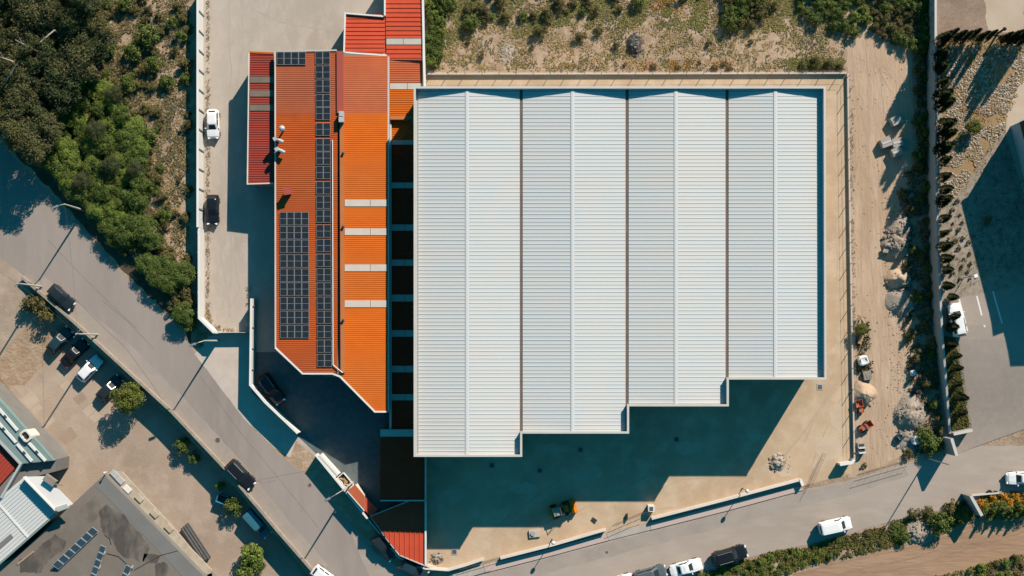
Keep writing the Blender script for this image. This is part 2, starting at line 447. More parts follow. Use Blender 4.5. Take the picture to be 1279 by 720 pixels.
seam([(92, 372), (122, 402), (158, 436), (190, 480), (212, 514), (240, 548)], .35)
seam([(128, 376), (160, 402), (192, 436)], .3)
seam([(60, 300), (98, 340), (130, 372), (170, 410)], .25)
seam([(250, 470), (300, 540), (350, 600), (398, 660)], .25)
seam([(345, 600), (330, 604), (318, 600)], .2); seam([(322, 600), (400, 585)], .25)
sheet('warehouse_yard', [(531, 90), (1057, 90), (1062, 340), (1064, 592), (998, 608), (812, 652), (757, 666), (560, 715), (531, 704)], .012, 'tan_concrete')
sheet('dirt_track', [(1058, 44), (1085, 36), (1110, 52), (1139, 62), (1143, 300), (1150, 480), (1145, 560), (1100, 583), (1060, 598), (1064, 400)], .004, 'track_dirt', amp=2.5, seed=3)
sheet('lot_paving', [(-90, 240), (-20, 306), (32, 353), (92, 410), (212, 522), (281, 596), (344, 670), (440, 790), (-90, 790)], 0, 'lot_paving', zfun=zlot, cut=2.0)
for i, (u, v, w, h, a) in enumerate([(17, 475, 15, 13, 38), (38, 500, 18, 16, 38), (46, 511, 13, 8, 38), (100, 498, 14, 11, 38), (112, 512, 17, 10, 38), (119, 521, 13, 10, 38), (85, 545, 20, 14, 38), (82, 482, 12, 10, 38), (60, 530, 22, 5, 38)]):
    c, s = math.cos(R(a)), math.sin(R(a))
    q = [(u + x * c + y * s, v + x * -s + y * c) for x, y in ((-w / 2, -h / 2), (w / 2, -h / 2), (w / 2, h / 2), (-w / 2, h / 2))]
    sheet('paving_patch', rough_edge(q, .8, 3), .006, 'lot_patch' if i % 3 else 'worn_patch', zfun=zlot, cut=2.0)
sheet('roadside_verge', [(40, 352), (95, 401), (216, 513), (288, 589), (350, 663), (396, 716), (390, 725), (343, 667), (280, 594), (211, 520), (91, 409), (44, 366)], .012, 'verge_dry', amp=1.8, seed=5)
sheet('sandy_entry', [(0, 322), (20, 336), (44, 358), (34, 362), (-30, 320)], .016, 'lot_paving', amp=1)
sheet('brown_dirt_road', [(940, 740), (1010, 712), (1060, 700), (1130, 683), (1200, 663), (1279, 640), (1340, 622), (1340, 690), (1279, 697), (1200, 716), (1160, 740)], .008, 'brown_track', amp=1.6, seed=6)
# east property (raised behind the retaining wall)
EL = [(1165, -40), (1167, 200), (1170, 330), (1177, 435), (1183, 510), (1187, 548)]
sheet('east_ground', EL + [(1192, 568), (1216, 557), (1290, 530), (1360, 500), (1360, -40)], 0, 'gravel_plot', zfun=zeast, cut=2.0)
sheet('bare_corner', [(1168, -40), (1360, -40), (1360, 48), (1172, 44)], .006, 'brown_soil', amp=2, zfun=zeast, cut=4.0)
sheet('bare_sand', [(1222, -40), (1278, -40), (1279, 42), (1234, 40)], .012, 'bare_ground', amp=3, zfun=zeast, cut=4.0)
sheet('stony_plot', [(1172, 44), (1360, 44), (1360, 180), (1279, 105), (1262, 130), (1256, 160), (1225, 205), (1190, 250), (1183, 250)], .006, 'stony_soil', amp=2, zfun=zeast, cut=4.0)
sheet('east_apron', [(1274, 104), (1360, 70), (1360, 330), (1290, 280), (1256, 168), (1258, 140)], .010, 'bare_ground', zfun=zeast, cut=4.0)
sheet('east_lot', [(1197, 373), (1255, 361), (1360, 335), (1360, 505), (1288, 533), (1214, 560), (1192, 569), (1200, 552), (1214, 538), (1204, 470), (1197, 425)], .010, 'east_asphalt', zfun=zeast, cut=2.0)
sheet('hedge_lawn', [(1179, 420), (1193, 422), (1200, 470), (1211, 533), (1190, 545), (1184, 505), (1180, 460)], .014, 'lawn', amp=.6, zfun=zeast, cut=2.0)
for q in ([(1219, 370), (1221, 370), (1231, 409), (1229, 409)], [(1239, 364), (1241, 364), (1252.5, 404), (1250.5, 404)], [(1197, 374), (1199, 374), (1209.5, 414), (1207.5, 414)]):
    sheet('parking_line', q, .018, 'chalk_line', zfun=zeast, cut=2.0)
def track(pts, w, m_, seed, lift=.012):
    out = []
    for a, b in zip(pts[:-1], pts[1:]):
        L = math.hypot(b[0] - a[0], b[1] - a[1]); k = max(1, int(L / 8))
        for j in range(k):
            t = j / k; u, v = a[0] + (b[0] - a[0]) * t, a[1] + (b[1] - a[1]) * t
            q = noise.noise_vector(Vector((u * .03, v * .03, seed * 1.7))) * 2.2
            out.append((u + q.x, v + q.y))
    ws_ = [w * (.7 + .6 * abs(noise.noise(Vector((p[0] * .1, p[1] * .1, seed))))) for p in out]
    a = offset_line(out, 1.0); mb = MB(); L_ = []
    for p, q, k in zip(out, a, ws_):
        d = (q.x - p[0]) * k, (q.y - p[1]) * k
        for sg in (1, -1):
            o = P(p[0] + d[0] * sg, p[1] + d[1] * sg, 0); L_.append((o.x, o.y, lift))
    mb.add(L_, [[2 * i, 2 * i + 1, 2 * i + 3, 2 * i + 2] for i in range(len(out) - 1)])
    struct(mb.build('tyre_track', m_))
for i, pts in enumerate(([(1082, 40), (1086, 160), (1085, 300), (1098, 420), (1104, 585)], [(1098, 44), (1104, 150), (1100, 300), (1112, 430), (1116, 580)], [(1064, 60), (1076, 200), (1076, 380), (1090, 590)], [(1060, 70), (1090, 80), (1128, 108)], [(1100, 75), (1124, 112)], [(1094, 78), (1118, 122)], [(1094, 160), (1098, 240), (1102, 330)], [(1108, 200), (1112, 280)])):
    track(pts, .9 if i in (0, 1, 2) else .6, 'tyre_mark', i, .008 + .0006 * i)
for i, pts in enumerate(([(940, 728), (1040, 706), (1130, 686), (1200, 668), (1330, 632)], [(980, 738), (1060, 714), (1140, 697), (1220, 676), (1330, 648)], [(1040, 728), (1150, 706), (1279, 664), (1330, 652)], [(960, 720), (1060, 700), (1150, 676), (1279, 640)])):
    track(pts, 1.0, 'brown_mark', i + 20, .012 + .0006 * i)
for i, pts in enumerate(([(285, -10), (288, 90), (282, 200), (290, 330), (285, 400)], [(302, -10), (304, 60), (284, 180), (276, 320), (290, 404)], [(340, -10), (330, 30), (300, 70), (292, 160)], [(400, 20), (350, 45), (300, 110)], [(420, 40), (360, 30), (310, 10)], [(292, 320), (300, 360), (282, 398)])):
    track(pts, 1.1, 'scuff', i + 40, .012 + .0005 * i)
for i, pts in enumerate(([(1045, 110), (1046, 300), (1044, 470), (1000, 560)], [(1052, 120), (1053, 320), (1052, 520)], [(1040, 490), (980, 570), (880, 630), (800, 640)], [(960, 590), (850, 600), (760, 640)], [(700, 600), (640, 640), (590, 690)], [(820, 590), (720, 640), (640, 670)], [(1050, 500), (1020, 560), (1012, 592)])):
    track(pts, 1.3, 'tan_scuff', i + 60, .0145 + .0005 * i)
for i, (u, v, a, b) in enumerate(((1035, 560, 18, 16), (1045, 520, 9, 18), (985, 590, 14, 6), (600, 680, 12, 7), (690, 560, 22, 6), (560, 620, 16, 9), (740, 590, 14, 10), (860, 560, 18, 8), (655, 610, 20, 7))):
    sheet('dust_patch', rough_edge([(u + a * math.cos(t * .7), v + b * math.sin(t * .7)) for t in range(9)], 3.5, 4, i + .3), .0185 + .0004 * i, 'pale_dust')
# pavement in front of the warehouse wall, with a real kerb
def slab(name, pts, z1, m, zb=-.05):
    mb = MB(); mb.prism([P(u, v, 0) for u, v in pts], zb, z1)
    return struct(mb.build(name, m))
slab('sidewalk', [(604, 706), (680, 687), (757, 666.5), (760, 675), (682, 696), (606, 715.5)], .13, 'pink_paving')
slab('sidewalk', [(812, 653), (905, 630), (997, 607), (1004, 612), (908, 638), (813, 662)], .13, 'pink_paving')
slab('sidewalk', [(757.4, 666.5), (811.6, 653), (812.6, 662), (760.4, 675)], .10, 'grey_paving')
slab('sidewalk', [(564, 716), (603.6, 706), (605.6, 715.5), (568, 726)], .10, 'grey_paving')

# ------------------------------------------------------------------ roofs
def fn(x): return x if callable(x) else (lambda v: x)
def ribbed(mb, uL, uR, z, v0, v1, pitch, h=.06, w=.3, slope=.12):
    """sheet whose ribs run across the picture (constant v) from uL(v) to uR(v); z(u) its height"""
    uL, uR = fn(uL), fn(uR); vs = []; fs = []
    prof = []
    v = v0
    while v < v1:
        for t, d in ((0, 0), (1 - w - slope, 0), (1 - w, h), (1 - slope, h)):
            if v + t * pitch <= v1: prof.append((v + t * pitch, d))
        v += pitch
    prof.append((v1, 0))
    for vv, d in prof:
        a, b = uL(vv), uR(vv)
        for u in (a, b):
            p = P(u, vv, z(u)); vs.append((p.x, p.y, z(u) + d))
    for i in range(len(prof) - 1):
        fs.append([2 * i, 2 * i + 2, 2 * i + 3, 2 * i + 1])
    return mb.add(vs, fs)
def ribbed_v(mb, u0, u1, vT, vB, z, pitch, h=.05, w=.25, slope=.1):
    """the same with ribs running up the picture (constant u)"""
    vs = []; prof = []
    u = u0
    while u < u1:
        for t, d in ((0, 0), (1 - w - slope, 0), (1 - w, h), (1 - slope, h)):
            if u + t * pitch <= u1: prof.append((u + t * pitch, d))
        u += pitch
    prof.append((u1, 0))
    for uu, d in prof:
        for v in (vT(uu), vB(uu)):
            p = P(uu, v, z(uu, v)); vs.append((p.x, p.y, z(uu, v) + d))
    return mb.add(vs, [[2 * i, 2 * i + 1, 2 * i + 3, 2 * i + 2] for i in range(len(prof) - 1)])
def W(pts, z): return [P(u, v, z) for u, v in pts]
def ramp(ua, za, ub, zb): return lambda u: za + (zb - za) * (u - ua) / (ub - ua)
def strip(mb, pts_px, z, wd, hh):     # trim running along a px polyline at height z (z may be a list)
    w = [P(u, v, z if not isinstance(z, list) else z[i]) for i, (u, v) in enumerate(pts_px)]
    return wall_mesh(mb, w, wd, [p.z - hh for p in w], [p.z for p in w])

# ---- warehouse
wh = thing('warehouse', 'huge warehouse with white ribbed roof in four gabled bays and a stepped south end', 'warehouse', P(775, 330, 0))
OUT = [(517, 108.5), (1031, 108.5), (1032, 474), (910, 474), (910, 507.5), (785.5, 507.5), (785.5, 541.5), (652, 541.5), (652, 570.5), (517, 570.5)]
ow = W(OUT, 10.0); inn = offset_line(ow, .22, closed=True)
a_ = sum(p.x * q.y - q.x * p.y for p, q in zip(ow, ow[1:] + ow[:1]))
if a_ < 0: inn = offset_line(ow, -.22, closed=True)
pan = offset_line(ow, -.04 if a_ > 0 else .04, closed=True)
mb = MB(); mb.prism(pan if False else [(p.x, p.y) for p in offset_line(ow, .03 if a_ > 0 else -.03, closed=True)], 0, 8.6); mb.build('wall', 'wall_panel', wh)
mb = MB(); n = len(ow)
vs = []
for p, q in zip(ow, inn): vs += [(p.x, p.y, 8.55), (p.x, p.y, 10.0), (q.x, q.y, 10.0), (q.x, q.y, 8.65)]
fs = []
for i in range(n):
    k, l = 4 * i, 4 * ((i + 1) % n)
    fs += [[k, l, l + 1, k + 1], [k + 1, l + 1, l + 2, k + 2], [k + 2, l + 2, l + 3, k + 3]]
mb.add(vs, fs); mb.build('parapet', 'cap_metal', wh)
c1, c2 = offset_line(ow, -.03 if a_ > 0 else .03, closed=True), offset_line(ow, .25 if a_ > 0 else -.25, closed=True)
mb = MB(); vs = []; fs = []
for p, q in zip(c1, c2): vs += [(p.x, p.y, 9.93), (p.x, p.y, 10.06), (q.x, q.y, 10.06), (q.x, q.y, 9.93)]
for i in range(n):
    k, l = 4 * i, 4 * ((i + 1) % n)
    fs += [[k, l, l + 1, k + 1], [k + 1, l + 1, l + 2, k + 2], [k + 2, l + 2, l + 3, k + 3], [k + 3, l + 3, l, k]]
mb.add(vs, fs); mb.build('coping', 'cap_metal', wh)
ZV, ZR = 9.14, 9.74
BAYS = [(522.3, 583.5, 649.2, 568), (652.8, 715.3, 781.3, 539), (785.2, 844.3, 906.2, 505), (910, 968.5, 1028.4, 471.6)]
for uL, uC, uR, vS in BAYS:
    mb = MB()
    ribbed(mb, uL, uC, ramp(uL, ZV, uC, ZR), 111.3, vS, 4.62, h=.042, w=.15, slope=.06)
    ribbed(mb, uC, uR, ramp(uC, ZR, uR, ZV), 111.3, vS, 4.62, h=.042, w=.15, slope=.06)
    mb.build('roof', 'white_roof', wh)
    mb = MB(); rc = ramp(uC, ZR, uL, ZV)
    for s in (-1, 1):
        vs = [P(uC, 111.3, ZR), P(uC + 2.2 * s, 111.3, ZR), P(uC + 2.2 * s, vS, ZR), P(uC, vS, ZR)]
        vs[0].z = vs[3].z = ZR + .07; vs[1].z = vs[2].z = ZR + .045
        if s < 0: vs = vs[::-1]
        mb.face(vs)
    mb.build('ridge_cap', 'ridge_metal', wh)
for (u0, u1, vS) in ((519.6, 522.6, 568), (648.9, 653.1, 568 - 27), (781, 785.5, 540 - 33), (905.9, 910.3, 473), ):
    mb = MB(); mb.hexa([P(u0, 111.3, ZV - .08), P(u1, 111.3, ZV - .08), P(u1, vS, ZV - .08), P(u0, vS, ZV - .08)], .1)
    mb.build('valley_gutter', 'gutter_brown' if u0 > 600 else 'pale_metal', wh)
mb = MB(); mb.hexa([P(1028.2, 111.3, ZV - .08), P(1030, 111.3, ZV - .08), P(1030.5, 472, ZV - .08), P(1028.2, 472, ZV - .08)], .1); mb.build('gutter', 'pale_metal', wh)
# large sectional doors in the south faces
for (u0, u1, v) in ((555, 610, 570.5), (690, 745, 541.5), (820, 872, 507.5), (940, 995, 474)):
    a, b = P(u0, v, 10), P(u1, v, 10)
    mb = MB(); mb.box(((a.x + b.x) / 2, a.y - .02, 2.4), (b.x - a.x, .12, 4.8)); mb.build('door', 'pale_metal', wh)

# ---- factory with orange roof and solar panels
fac = thing('factory', 'long factory under orange ribbed roofing with black solar panels and a chamfered end', 'factory', P(415, 280, 0))
zw = ramp(344, 5.6, 424, 6.5); ze = ramp(424, 6.5, 484, 5.1)
def fz(u): return zw(u) if u < 424 else ze(u)
def west_right(v): return 421.5 if v < 462 else 421.5
def west_left(v): return 344.3 if v < 435 else 344.3 + (v - 435) * (33.7 / 31.0)
fbase = [(344.5, 65), (430, 65), (430, 67), (484, 70), (484, 514), (468.5, 514), (424.5, 470), (415, 466), (378, 466), (345, 435)]
mb = MB(); mb.prism([P(u, v, fz(u)) for u, v in fbase], 0, lambda x, y: fz(PX(x, y, 5.8)[0]) - .12); mb.build('wall', 'plaster', fac)
for (va, vb, mm) in ((65, 141.5, 'pinkish_roof'), (141.5, 466, 'rust_roof')):  # pinker tone towards the north end
    mb = MB(); ribbed(mb, west_left, 421.6, zw, va, vb, 2.55, h=.036, w=.32, slope=.16); mb.build('roof', 'rust_roof' if va > 100 else 'pinkish_roof', fac)
def east_left(v): return 426 if v < 470 else 426 + (v - 470) * (42.5 / 43.5)
for (va, vb, mm) in ((70, 141.5, 'pinkish_roof'), (141.5, 513.7, 'orange_roof')):
    mb = MB(); ribbed(mb, east_left, 484, ze, va, vb, 2.55, h=.036, w=.32, slope=.16); mb.build('roof', mm, fac)
mb = MB()
for (va, vb) in ((64, 141.5),):
    mb.hexa([P(420.4, va, 6.72), P(428.4, va, 6.72), P(428.6, vb, 6.72), P(420.8, vb, 6.72)], .35)
mb.build('ridge_cap', 'ridge_red', fac)
mb = MB(); mb.hexa([P(424.2, 141.5, 6.70), P(429.3, 141.5, 6.70), P(430.4, 466, 6.70), P(425.4, 466, 6.70)], .32); mb.build('ridge_cap', 'ridge_orange', fac)
for v in (191, 283, 400):
    mb = MB(); mb.tube(P(428.8, v, 6.4), P(428.8, v, 6.95), .16, .16, 8); mb.ball(P(428.8, v, 7.0), .2, 8, 5, (1, 1, .5)); mb.build('roof_vent', 'dark_steel', fac)
for (v0, v1) in ((249.5, 258), (285.5, 294), (330.5, 339), (375.5, 384)):
    for (ua, ub) in ((430.6, 462.2), (462.8, 483.6)):
        mb = MB(); mb.hexa([P(ua, v0, ze(ua) + .09), P(ub, v0, ze(ub) + .09), P(ub, v1, ze(ub) + .09), P(ua, v1, ze(ua) + .09)], .08); mb.build('skylight', 'skylight', fac)
# white trim along the eaves
mb = MB(); strip(mb, [(343.6, 434.4), (378, 467), (415, 467), (424.6, 470.6), (468.2, 514.6), (484, 514.6)], [5.7, 6.05, 6.5, 6.6, 5.55, 5.2], .22, .3); mb.build('eaves_trim', 'white_paint', fac)
mb = MB(); strip(mb, [(344, 434), (343.6, 64.6), (420.3, 62.9)], [5.68, 5.68, 6.6], .2, .3); mb.build('eaves_trim', 'cap_metal', fac)
mb = MB(); mb.hexa([P(484.1, 71, 5.1), P(486.2, 71, 5.1), P(486.2, 514, 5.1), P(484.1, 514, 5.1)], .22); mb.build('gutter', 'cap_metal', fac)
def panel(parent, us, vs_, z, frame_px=.45):
    """one framed solar panel from a px rectangle; z(u) the roof"""
    u0, u1 = us; v0, v1 = vs_
    mb = MB(); q = lambda u, v, d: (lambda p: Vector((p.x, p.y, z(u) + d)))(P(u, v, z(u)))
    mb.hexa([q(u0, v0, .16), q(u1, v0, .16), q(u1, v1, .16), q(u0, v1, .16)], .05)
    mb.mi(1); vm = (v0 + v1) / 2
    for a, b in ((v0 + frame_px, vm - .22), (vm + .22, v1 - frame_px)):
        mb.face([q(u0 + frame_px, b, .164), q(u1 - frame_px, b, .164), q(u1 - frame_px, a, .164), q(u0 + frame_px, a, .164)])
    return mb.build('solar_panel', ['solar_frame', 'solar_cell'], parent)
tops = [65, 82.6, 100.2, 118.2, 134.3, 154, 173.5, 190, 208, 227, 245, 262.5, 281, 299, 317.6, 335.5, 353.3, 371, 388.6, 406.5, 424.6, 442.5]
for v in tops:
    du = (v - 65) * .006
    for k in (0, 1):
        panel(fac, (394.2 + k * 9.2 + du, 403.2 + k * 9.2 + du), (v, v + 16), zw)
for v in (265.3, 282.8, 300, 318.2, 336, 353.2, 371.3, 388.7, 406.3):
    for k in range(4):
        if v in (300,) : pass
        panel(fac, (349.6 + k * 9.1 + (v - 265) * .004, 358.5 + k * 9.1 + (v - 265) * .004), (v, v + 16.3), zw)
for k in range(4):
    panel(fac, (346 + k * 9.1, 354.9 + k * 9.1), (65.4, 81.5), zw)
mb = MB(); mb.path([P(415.2, 175, zw(415) + .2), P(415.9, 456, zw(415) + .2), P(428, 466, 6.8)], .07, 6); mb.build('conduit', 'white_paint', fac)
def on_w(u, v, d=0): p = P(u, v, zw(u)); return Vector((p.x, p.y, zw(u) + d))
mb = MB(); b = on_w(354.6, 163); mb.tube(b, b + Vector((0, 0, 1.0)), .13, .13, 8); mb.ball(b + Vector((0, 0, 1.35)), .42, 12, 8, (1, 1, .9)); mb.build('turbine_vent', 'pale_metal', fac)
for u, v in ((348.5, 176), (350.5, 189)):
    mb = MB(); b = on_w(u, v); mb.tube(b, b + Vector((0, 0, .9)), .16, .16, 8); mb.tube(b + Vector((-.35, .2, .75)), b + Vector((.75, -.35, .85)), .2, .24, 8); mb.box(b + Vector((-.35, .1, .7)), (.5, .5, .55), .5); mb.build('exhaust_vent', 'pale_metal', fac)
mb = MB(); b = on_w(360.5, 240.5); mb.box(b + Vector((0, 0, .5)), (.75, .75, 1.3), .15); mb.box(b + Vector((0, 0, 1.2)), (.95, .95, .08), .15); mb.build('chimney', 'ridge_red', fac)
mb = MB(); b = P(427, 147, 6.75); mb.box(b + Vector((0, 0, .3)), (.65, 1.45, .7)); mb.box(b + Vector((0, .3, .68)), (.5, .5, .06)); mb.build('air_conditioner', 'pale_metal', fac)

# ---- lean-to shed on its west side
ls = thing('lean_to_shed', 'narrow lean-to shed with dark red ribbed roof and three dusty skylights', 'shed', P(328, 148, 0))
zl = ramp(311, 4.3, 344, 4.7)
mb = MB(); mb.prism([P(u, v, zl(u)) for u, v in ((312, 67), (341, 68), (341, 228), (310.5, 229.5))], 0, lambda x, y: zl(PX(x, y, 4.4)[0]) - .12); mb.build('wall', 'plaster', ls)
def ll(v): return 311.8 - (v - 66) * .012
mb = MB(); ribbed(mb, ll, lambda v: 341.8, zl, 67, 228.5, 2.9, h=.05, w=.32, slope=.16); mb.build('roof', 'red_roof', ls)
mb = MB(); strip(mb, [(341.8, 66.8), (311.4, 65.4)], [4.8, 4.4], .25, .2); mb.build('ridge_trim', 'orange_roof', ls)
mb = MB(); strip(mb, [(311, 66), (308.9, 230), (341, 229)], [4.4, 4.4, 4.75], .16, .2); mb.build('eaves_trim', 'cream_wall', ls)
for v0, v1 in ((96, 103.5), (113.2, 120.8), (131, 138.5)):
    mb = MB(); mb.hexa([P(312, v0, zl(312) + .09), P(341.5, v0, zl(341.5) + .09), P(341.5, v1, zl(341.5) + .09), P(312, v1, zl(312) + .09)], .08); mb.build('skylight', 'dusty_skylight', ls)

# ---- tiled annexes
def tiled(mb, uL, uR, v0, v1, zv, pitch, lap=.09):
    """courses: each row tilts so its lower lip stands proud of the next"""
    uL, uR = fn(uL), fn(uR); v = v0
    while v < v1 - .1:
        w = min(v + pitch, v1)
        a, b, c, d = P(uL(v), v, zv(v)), P(uR(v), v, zv(v)), P(uR(w), w, zv(w)), P(uL(w), w, zv(w))
        c.z += lap; d.z += lap
        mb.face([a, d, c, b])
        e, f = P(uL(w), w, zv(w)), P(uR(w), w, zv(w))
        mb.face([d, e, f, c]); v = w
an = thing('annex_building', 'small annex with bright tiled roof and white border beside the long factory', 'annex', P(456, 44, 0))
za = lambda v: 3.9 + (v - 17) * .004
poly = [(431, 16.5), (482, 21), (482, 69), (430.5, 66)]
mb = MB(); mb.prism(W(poly, 3.9), 0, 3.8); mb.build('wall', 'cream_wall', an)
mb = MB(); tiled(mb, lambda v: 431.5 - (v - 17) * .02, 481, 18.5, 67.5, za, 5.2); mb.build('roof', 'tile_roof', an)
mb = MB(); strip(mb, [(480, 20.6), (431, 16.6), (429.6, 65.6), (483, 69.4)], 4.25, .2, .5); mb.build('parapet', 'white_paint', an)
tb = thing('tiled_building', 'narrow tiled building with one pale skylight next to the weedy field', 'building', P(505, 38, 0))
zt = lambda v: 4.0
mb = MB(); mb.prism(W([(481.5, -40), (527, -40), (527.5, 75), (483, 75)], 4), 0, 3.9); mb.build('wall', 'cream_wall', tb)
mb = MB(); tiled(mb, 482, 526, -40, 48, zt, 5.6); tiled(mb, 482.6, 527, 56, 75, zt, 5.6); mb.build('roof', 'tile_roof', tb)
for ua, ub in ((482.6, 503.5), (504, 526)):
    mb = MB(); mb.hexa([P(ua, 48.4, 4.08), P(ub, 48.4, 4.08), P(ub, 55.8, 4.08), P(ua, 55.8, 4.08)], .1); mb.build('skylight', 'skylight', tb)
mb = MB(); strip(mb, [(527.3, -40), (529.5, 75), (530.5, 108)], 4.3, .28, .6); mb.build('parapet', 'white_paint', tb)
mb = MB(); strip(mb, [(480.5, -40), (480.5, 19.5)], 4.4, .2, .5); mb.build('gutter', 'white_paint', tb)

# ---- connecting building between factory and warehouse
cb = thing('connecting_building', 'low strip building with pale skylights squeezed between factory and warehouse, half in shade', 'building', P(503, 310, 0))
zc = ramp(485, 3.3, 522, 3.0)
zc0 = zc
ZTOP = .75
mb = MB(); mb.prism(W([(486, 75.5), (528, 75.5), (528, 109), (521, 109), (521, 536), (486, 536)], 3.1), 0, lambda x, y: zc(PX(x, y, 3)[0]) - .1); mb.build('wall', 'plaster', cb)
sk = [(104, 112), (175, 181), (228, 235.5), (280.5, 288.5), (324.3, 332.5), (368, 377), (412.5, 421), (457, 465.5), (492.5, 500.5)]
cur = 76
for s0, s1 in [(104, 112), (146, 150)] + sk[1:] + [(536, 536)]:
    zc = (lambda u: zc0(u) + ZTOP) if cur < 146 else zc0
    mb = MB(); ribbed(mb, 486.5, lambda v: 528 if v < 109 else 521.5, zc, cur, s0, 2.75, h=.05, w=.32, slope=.16); mb.build('roof', 'pinkish_roof' if cur < 104 else 'orange_roof' if cur < 180 else 'shade_toned_roof', cb); cur = s1 if s1 != 150 else 146  # sheets past the sunlit end have shade put into their colour
for s0, s1 in sk:
    zc = (lambda u: zc0(u) + ZTOP) if s0 < 146 else zc0
    ue = 528 if s0 < 109 else 521.5
    for ua, ub in ((487, (487 + ue) / 2 + 1), ((487 + ue) / 2 + 1.5, ue)):
        mb = MB(); mb.hexa([P(ua, s0 + .2, zc(ua) + .08), P(ub, s0 + .2, zc(ub) + .08), P(ub, s1 - .2, zc(ub) + .08), P(ua, s1 - .2, zc(ua) + .08)], .08); mb.build('skylight', 'skylight', cb)
mb = MB(); mb.hexa([P(487, 145, 4.1), P(517, 145, 3.9), P(517, 149.5, 3.9), P(487, 149.5, 4.1)], .9); mb.build('ridge_cap', 'ridge_orange', cb)
mb = MB(); mb.tube(P(487.5, 75, 3.5), P(488, 536, 3.5), .16, .16, 8); mb.build('pipe', 'cap_metal', cb)
mb = MB(); mb.path([P(509, 141, 3.2), P(509, 141, 4.2), P(516, 150, 4.2), P(499, 174, 4.2)], .06, 6); mb.build('bracket', 'gutter_brown', cb)

ws = thing('workshop', 'square workshop with dark shaded roof and a pale skylight band south of the factory', 'workshop', P(502, 582, 0))
mb = MB(); mb.prism(W([(475, 537), (530, 537), (530, 625), (475, 625)], 3.9), 0, 3.8); mb.build('wall', 'plaster', ws)
mb = MB(); ribbed(mb, 474.8, 530.5, ramp(475, 4.0, 530, 3.85), 546, 625, 2.75, h=.05, w=.32, slope=.16); mb.build('roof', 'shade_toned_roof', ws)  # roof colour carries painted shade
mb = MB(); mb.hexa([P(475, 536.6, 4.06), P(530, 536.6, 3.9), P(530, 545.6, 3.9), P(475, 545.6, 4.06)], .1); mb.build('skylight', 'skylight', ws)
mb = MB(); strip(mb, [(475, 625.6), (531, 625.6)], 4.1, .16, .3); strip(mb, [(531.5, 571), (531.5, 625.3)], 4.05, .22, .3); mb.build('gutter', 'cap_metal', ws)
rs = thing('roadside_shed', 'wedge shaped shed by the road whose roof is red only at its sunlit tip', 'shed', P(508, 665, 0))
SP = [(463, 645.6), (511, 626.6), (530.5, 626.6), (530.5, 706), (499, 693), (484.5, 674.5)]
zs = lambda u, v: 1.85 + (530 - u) * .003
mb = MB(); mb.prism(W(SP, 1.9), 0, 1.75); mb.build('wall', 'plaster', rs)
def sT(u): return 645.6 - (u - 463) * 19 / 48 if u < 511 else 626.6
def sB(u): return 645.6 + (u - 463) * 28.9 / 21.5 if u < 484.5 else (674.5 + (u - 484.5) * 18.5 / 14.5 if u < 499 else 693 + (u - 499) * 13 / 31.5)
mb = MB(); ribbed_v(mb, 463.2, 530.4, sT, sB, zs, 6.2, h=.07, w=.2, slope=.05); mb.build('roof', 'tile_roof', rs)
mb = MB(); strip(mb, [(463, 646), (484.5, 675.2), (499, 693.7), (530, 706.6)], 1.95, .16, .25); strip(mb, [(463, 645.2), (511, 626)], 1.95, .16, .25); mb.build('eaves_trim', 'cap_metal', rs)
mb = MB(); strip(mb, [(531.5, 626.5), (531.6, 707)], 2.1, .24, .4); mb.build('parapet', 'white_paint', rs)
hut = thing('gate_hut', 'small gate hut with an orange roof beside the street lamp and wall', 'hut', P(446, 622, 0))
HP = [(434.5, 613), (443.5, 606.5), (454.5, 620), (454.8, 637)]
mb = MB(); mb.prism(W(HP, 2.6), 0, 2.45); mb.build('wall', 'cream_wall', hut)
mb = MB(); mb.prism(W([(434, 613), (443.5, 605.8), (455.2, 619.8), (455.4, 638)], 2.6), 2.46, 2.62); mb.build('roof', 'pinkish_roof', hut)
mb = MB(); strip(mb, [(433.6, 613.6), (455.2, 638.6)], 2.66, .12, .2); mb.build('eaves_trim', 'white_paint', hut)
hut2 = thing('lean_to_roof', 'low dark lean-to beside the gate hut in full shade', 'lean-to', P(462, 630, 0))
mb = MB(); mb.prism(W([(456, 622), (471, 637), (463, 645), (456.5, 637)], 1.8), 0, 1.65); mb.build('wall', 'plaster', hut2)
mb = MB(); mb.prism(W([(455.8, 621), (472, 637), (463, 646), (456, 638)], 1.8), 1.66, 1.8); mb.build('roof', 'tile_roof', hut2)

# ---- walls and fences
def wall(name, label, pts, ztop, th, material, zb=0.0, cat='wall', cap=None, posts=None, group=None):
    """pts: px of the top's centre line at ztop"""
    w = [P(u, v, ztop if not isinstance(ztop, list) else ztop[i]) for i, (u, v) in enumerate(pts)]
    c = w[len(w) // 2]
    t = thing(name, label, cat, (c.x, c.y, zb if not isinstance(zb, list) else min(zb)), group=group)
    zt = [p.z for p in w]
    mb = MB(); wall_mesh(mb, w, th, zb if isinstance(zb, list) else [zb] * len(w), zt); mb.build('panel' if cat == 'fence' else 'masonry', material, t)
    if cap:
        mb = MB(); wall_mesh(mb, w, th + .1, [z + .004 for z in zt], [z + .07 for z in zt]); mb.build('coping', cap, t)
    return t, w
def along(w, step, start=0.0):
    out = []; d = start
    for a, b in zip(w[:-1], w[1:]):
        L = (b - a).length
        while d < L:
            out.append((a.lerp(b, d / L), (b - a).normalized())); d += step
        d -= L
    return out
wl = [(247, -20), (247, 284)]
t, w = wall('site_wall', 'tall white wall with ribs between the scrub slope and the pale concrete yard', wl, 2.5, .22, 'white_paint', cap='white_paint')
for p, d in along(w, 2.75, 1.0):
    mb = MB(); mb.box((p.x + .16, p.y, 1.28), (.14, .16, 2.56)); mb.build('pier', 'conc_block', t)
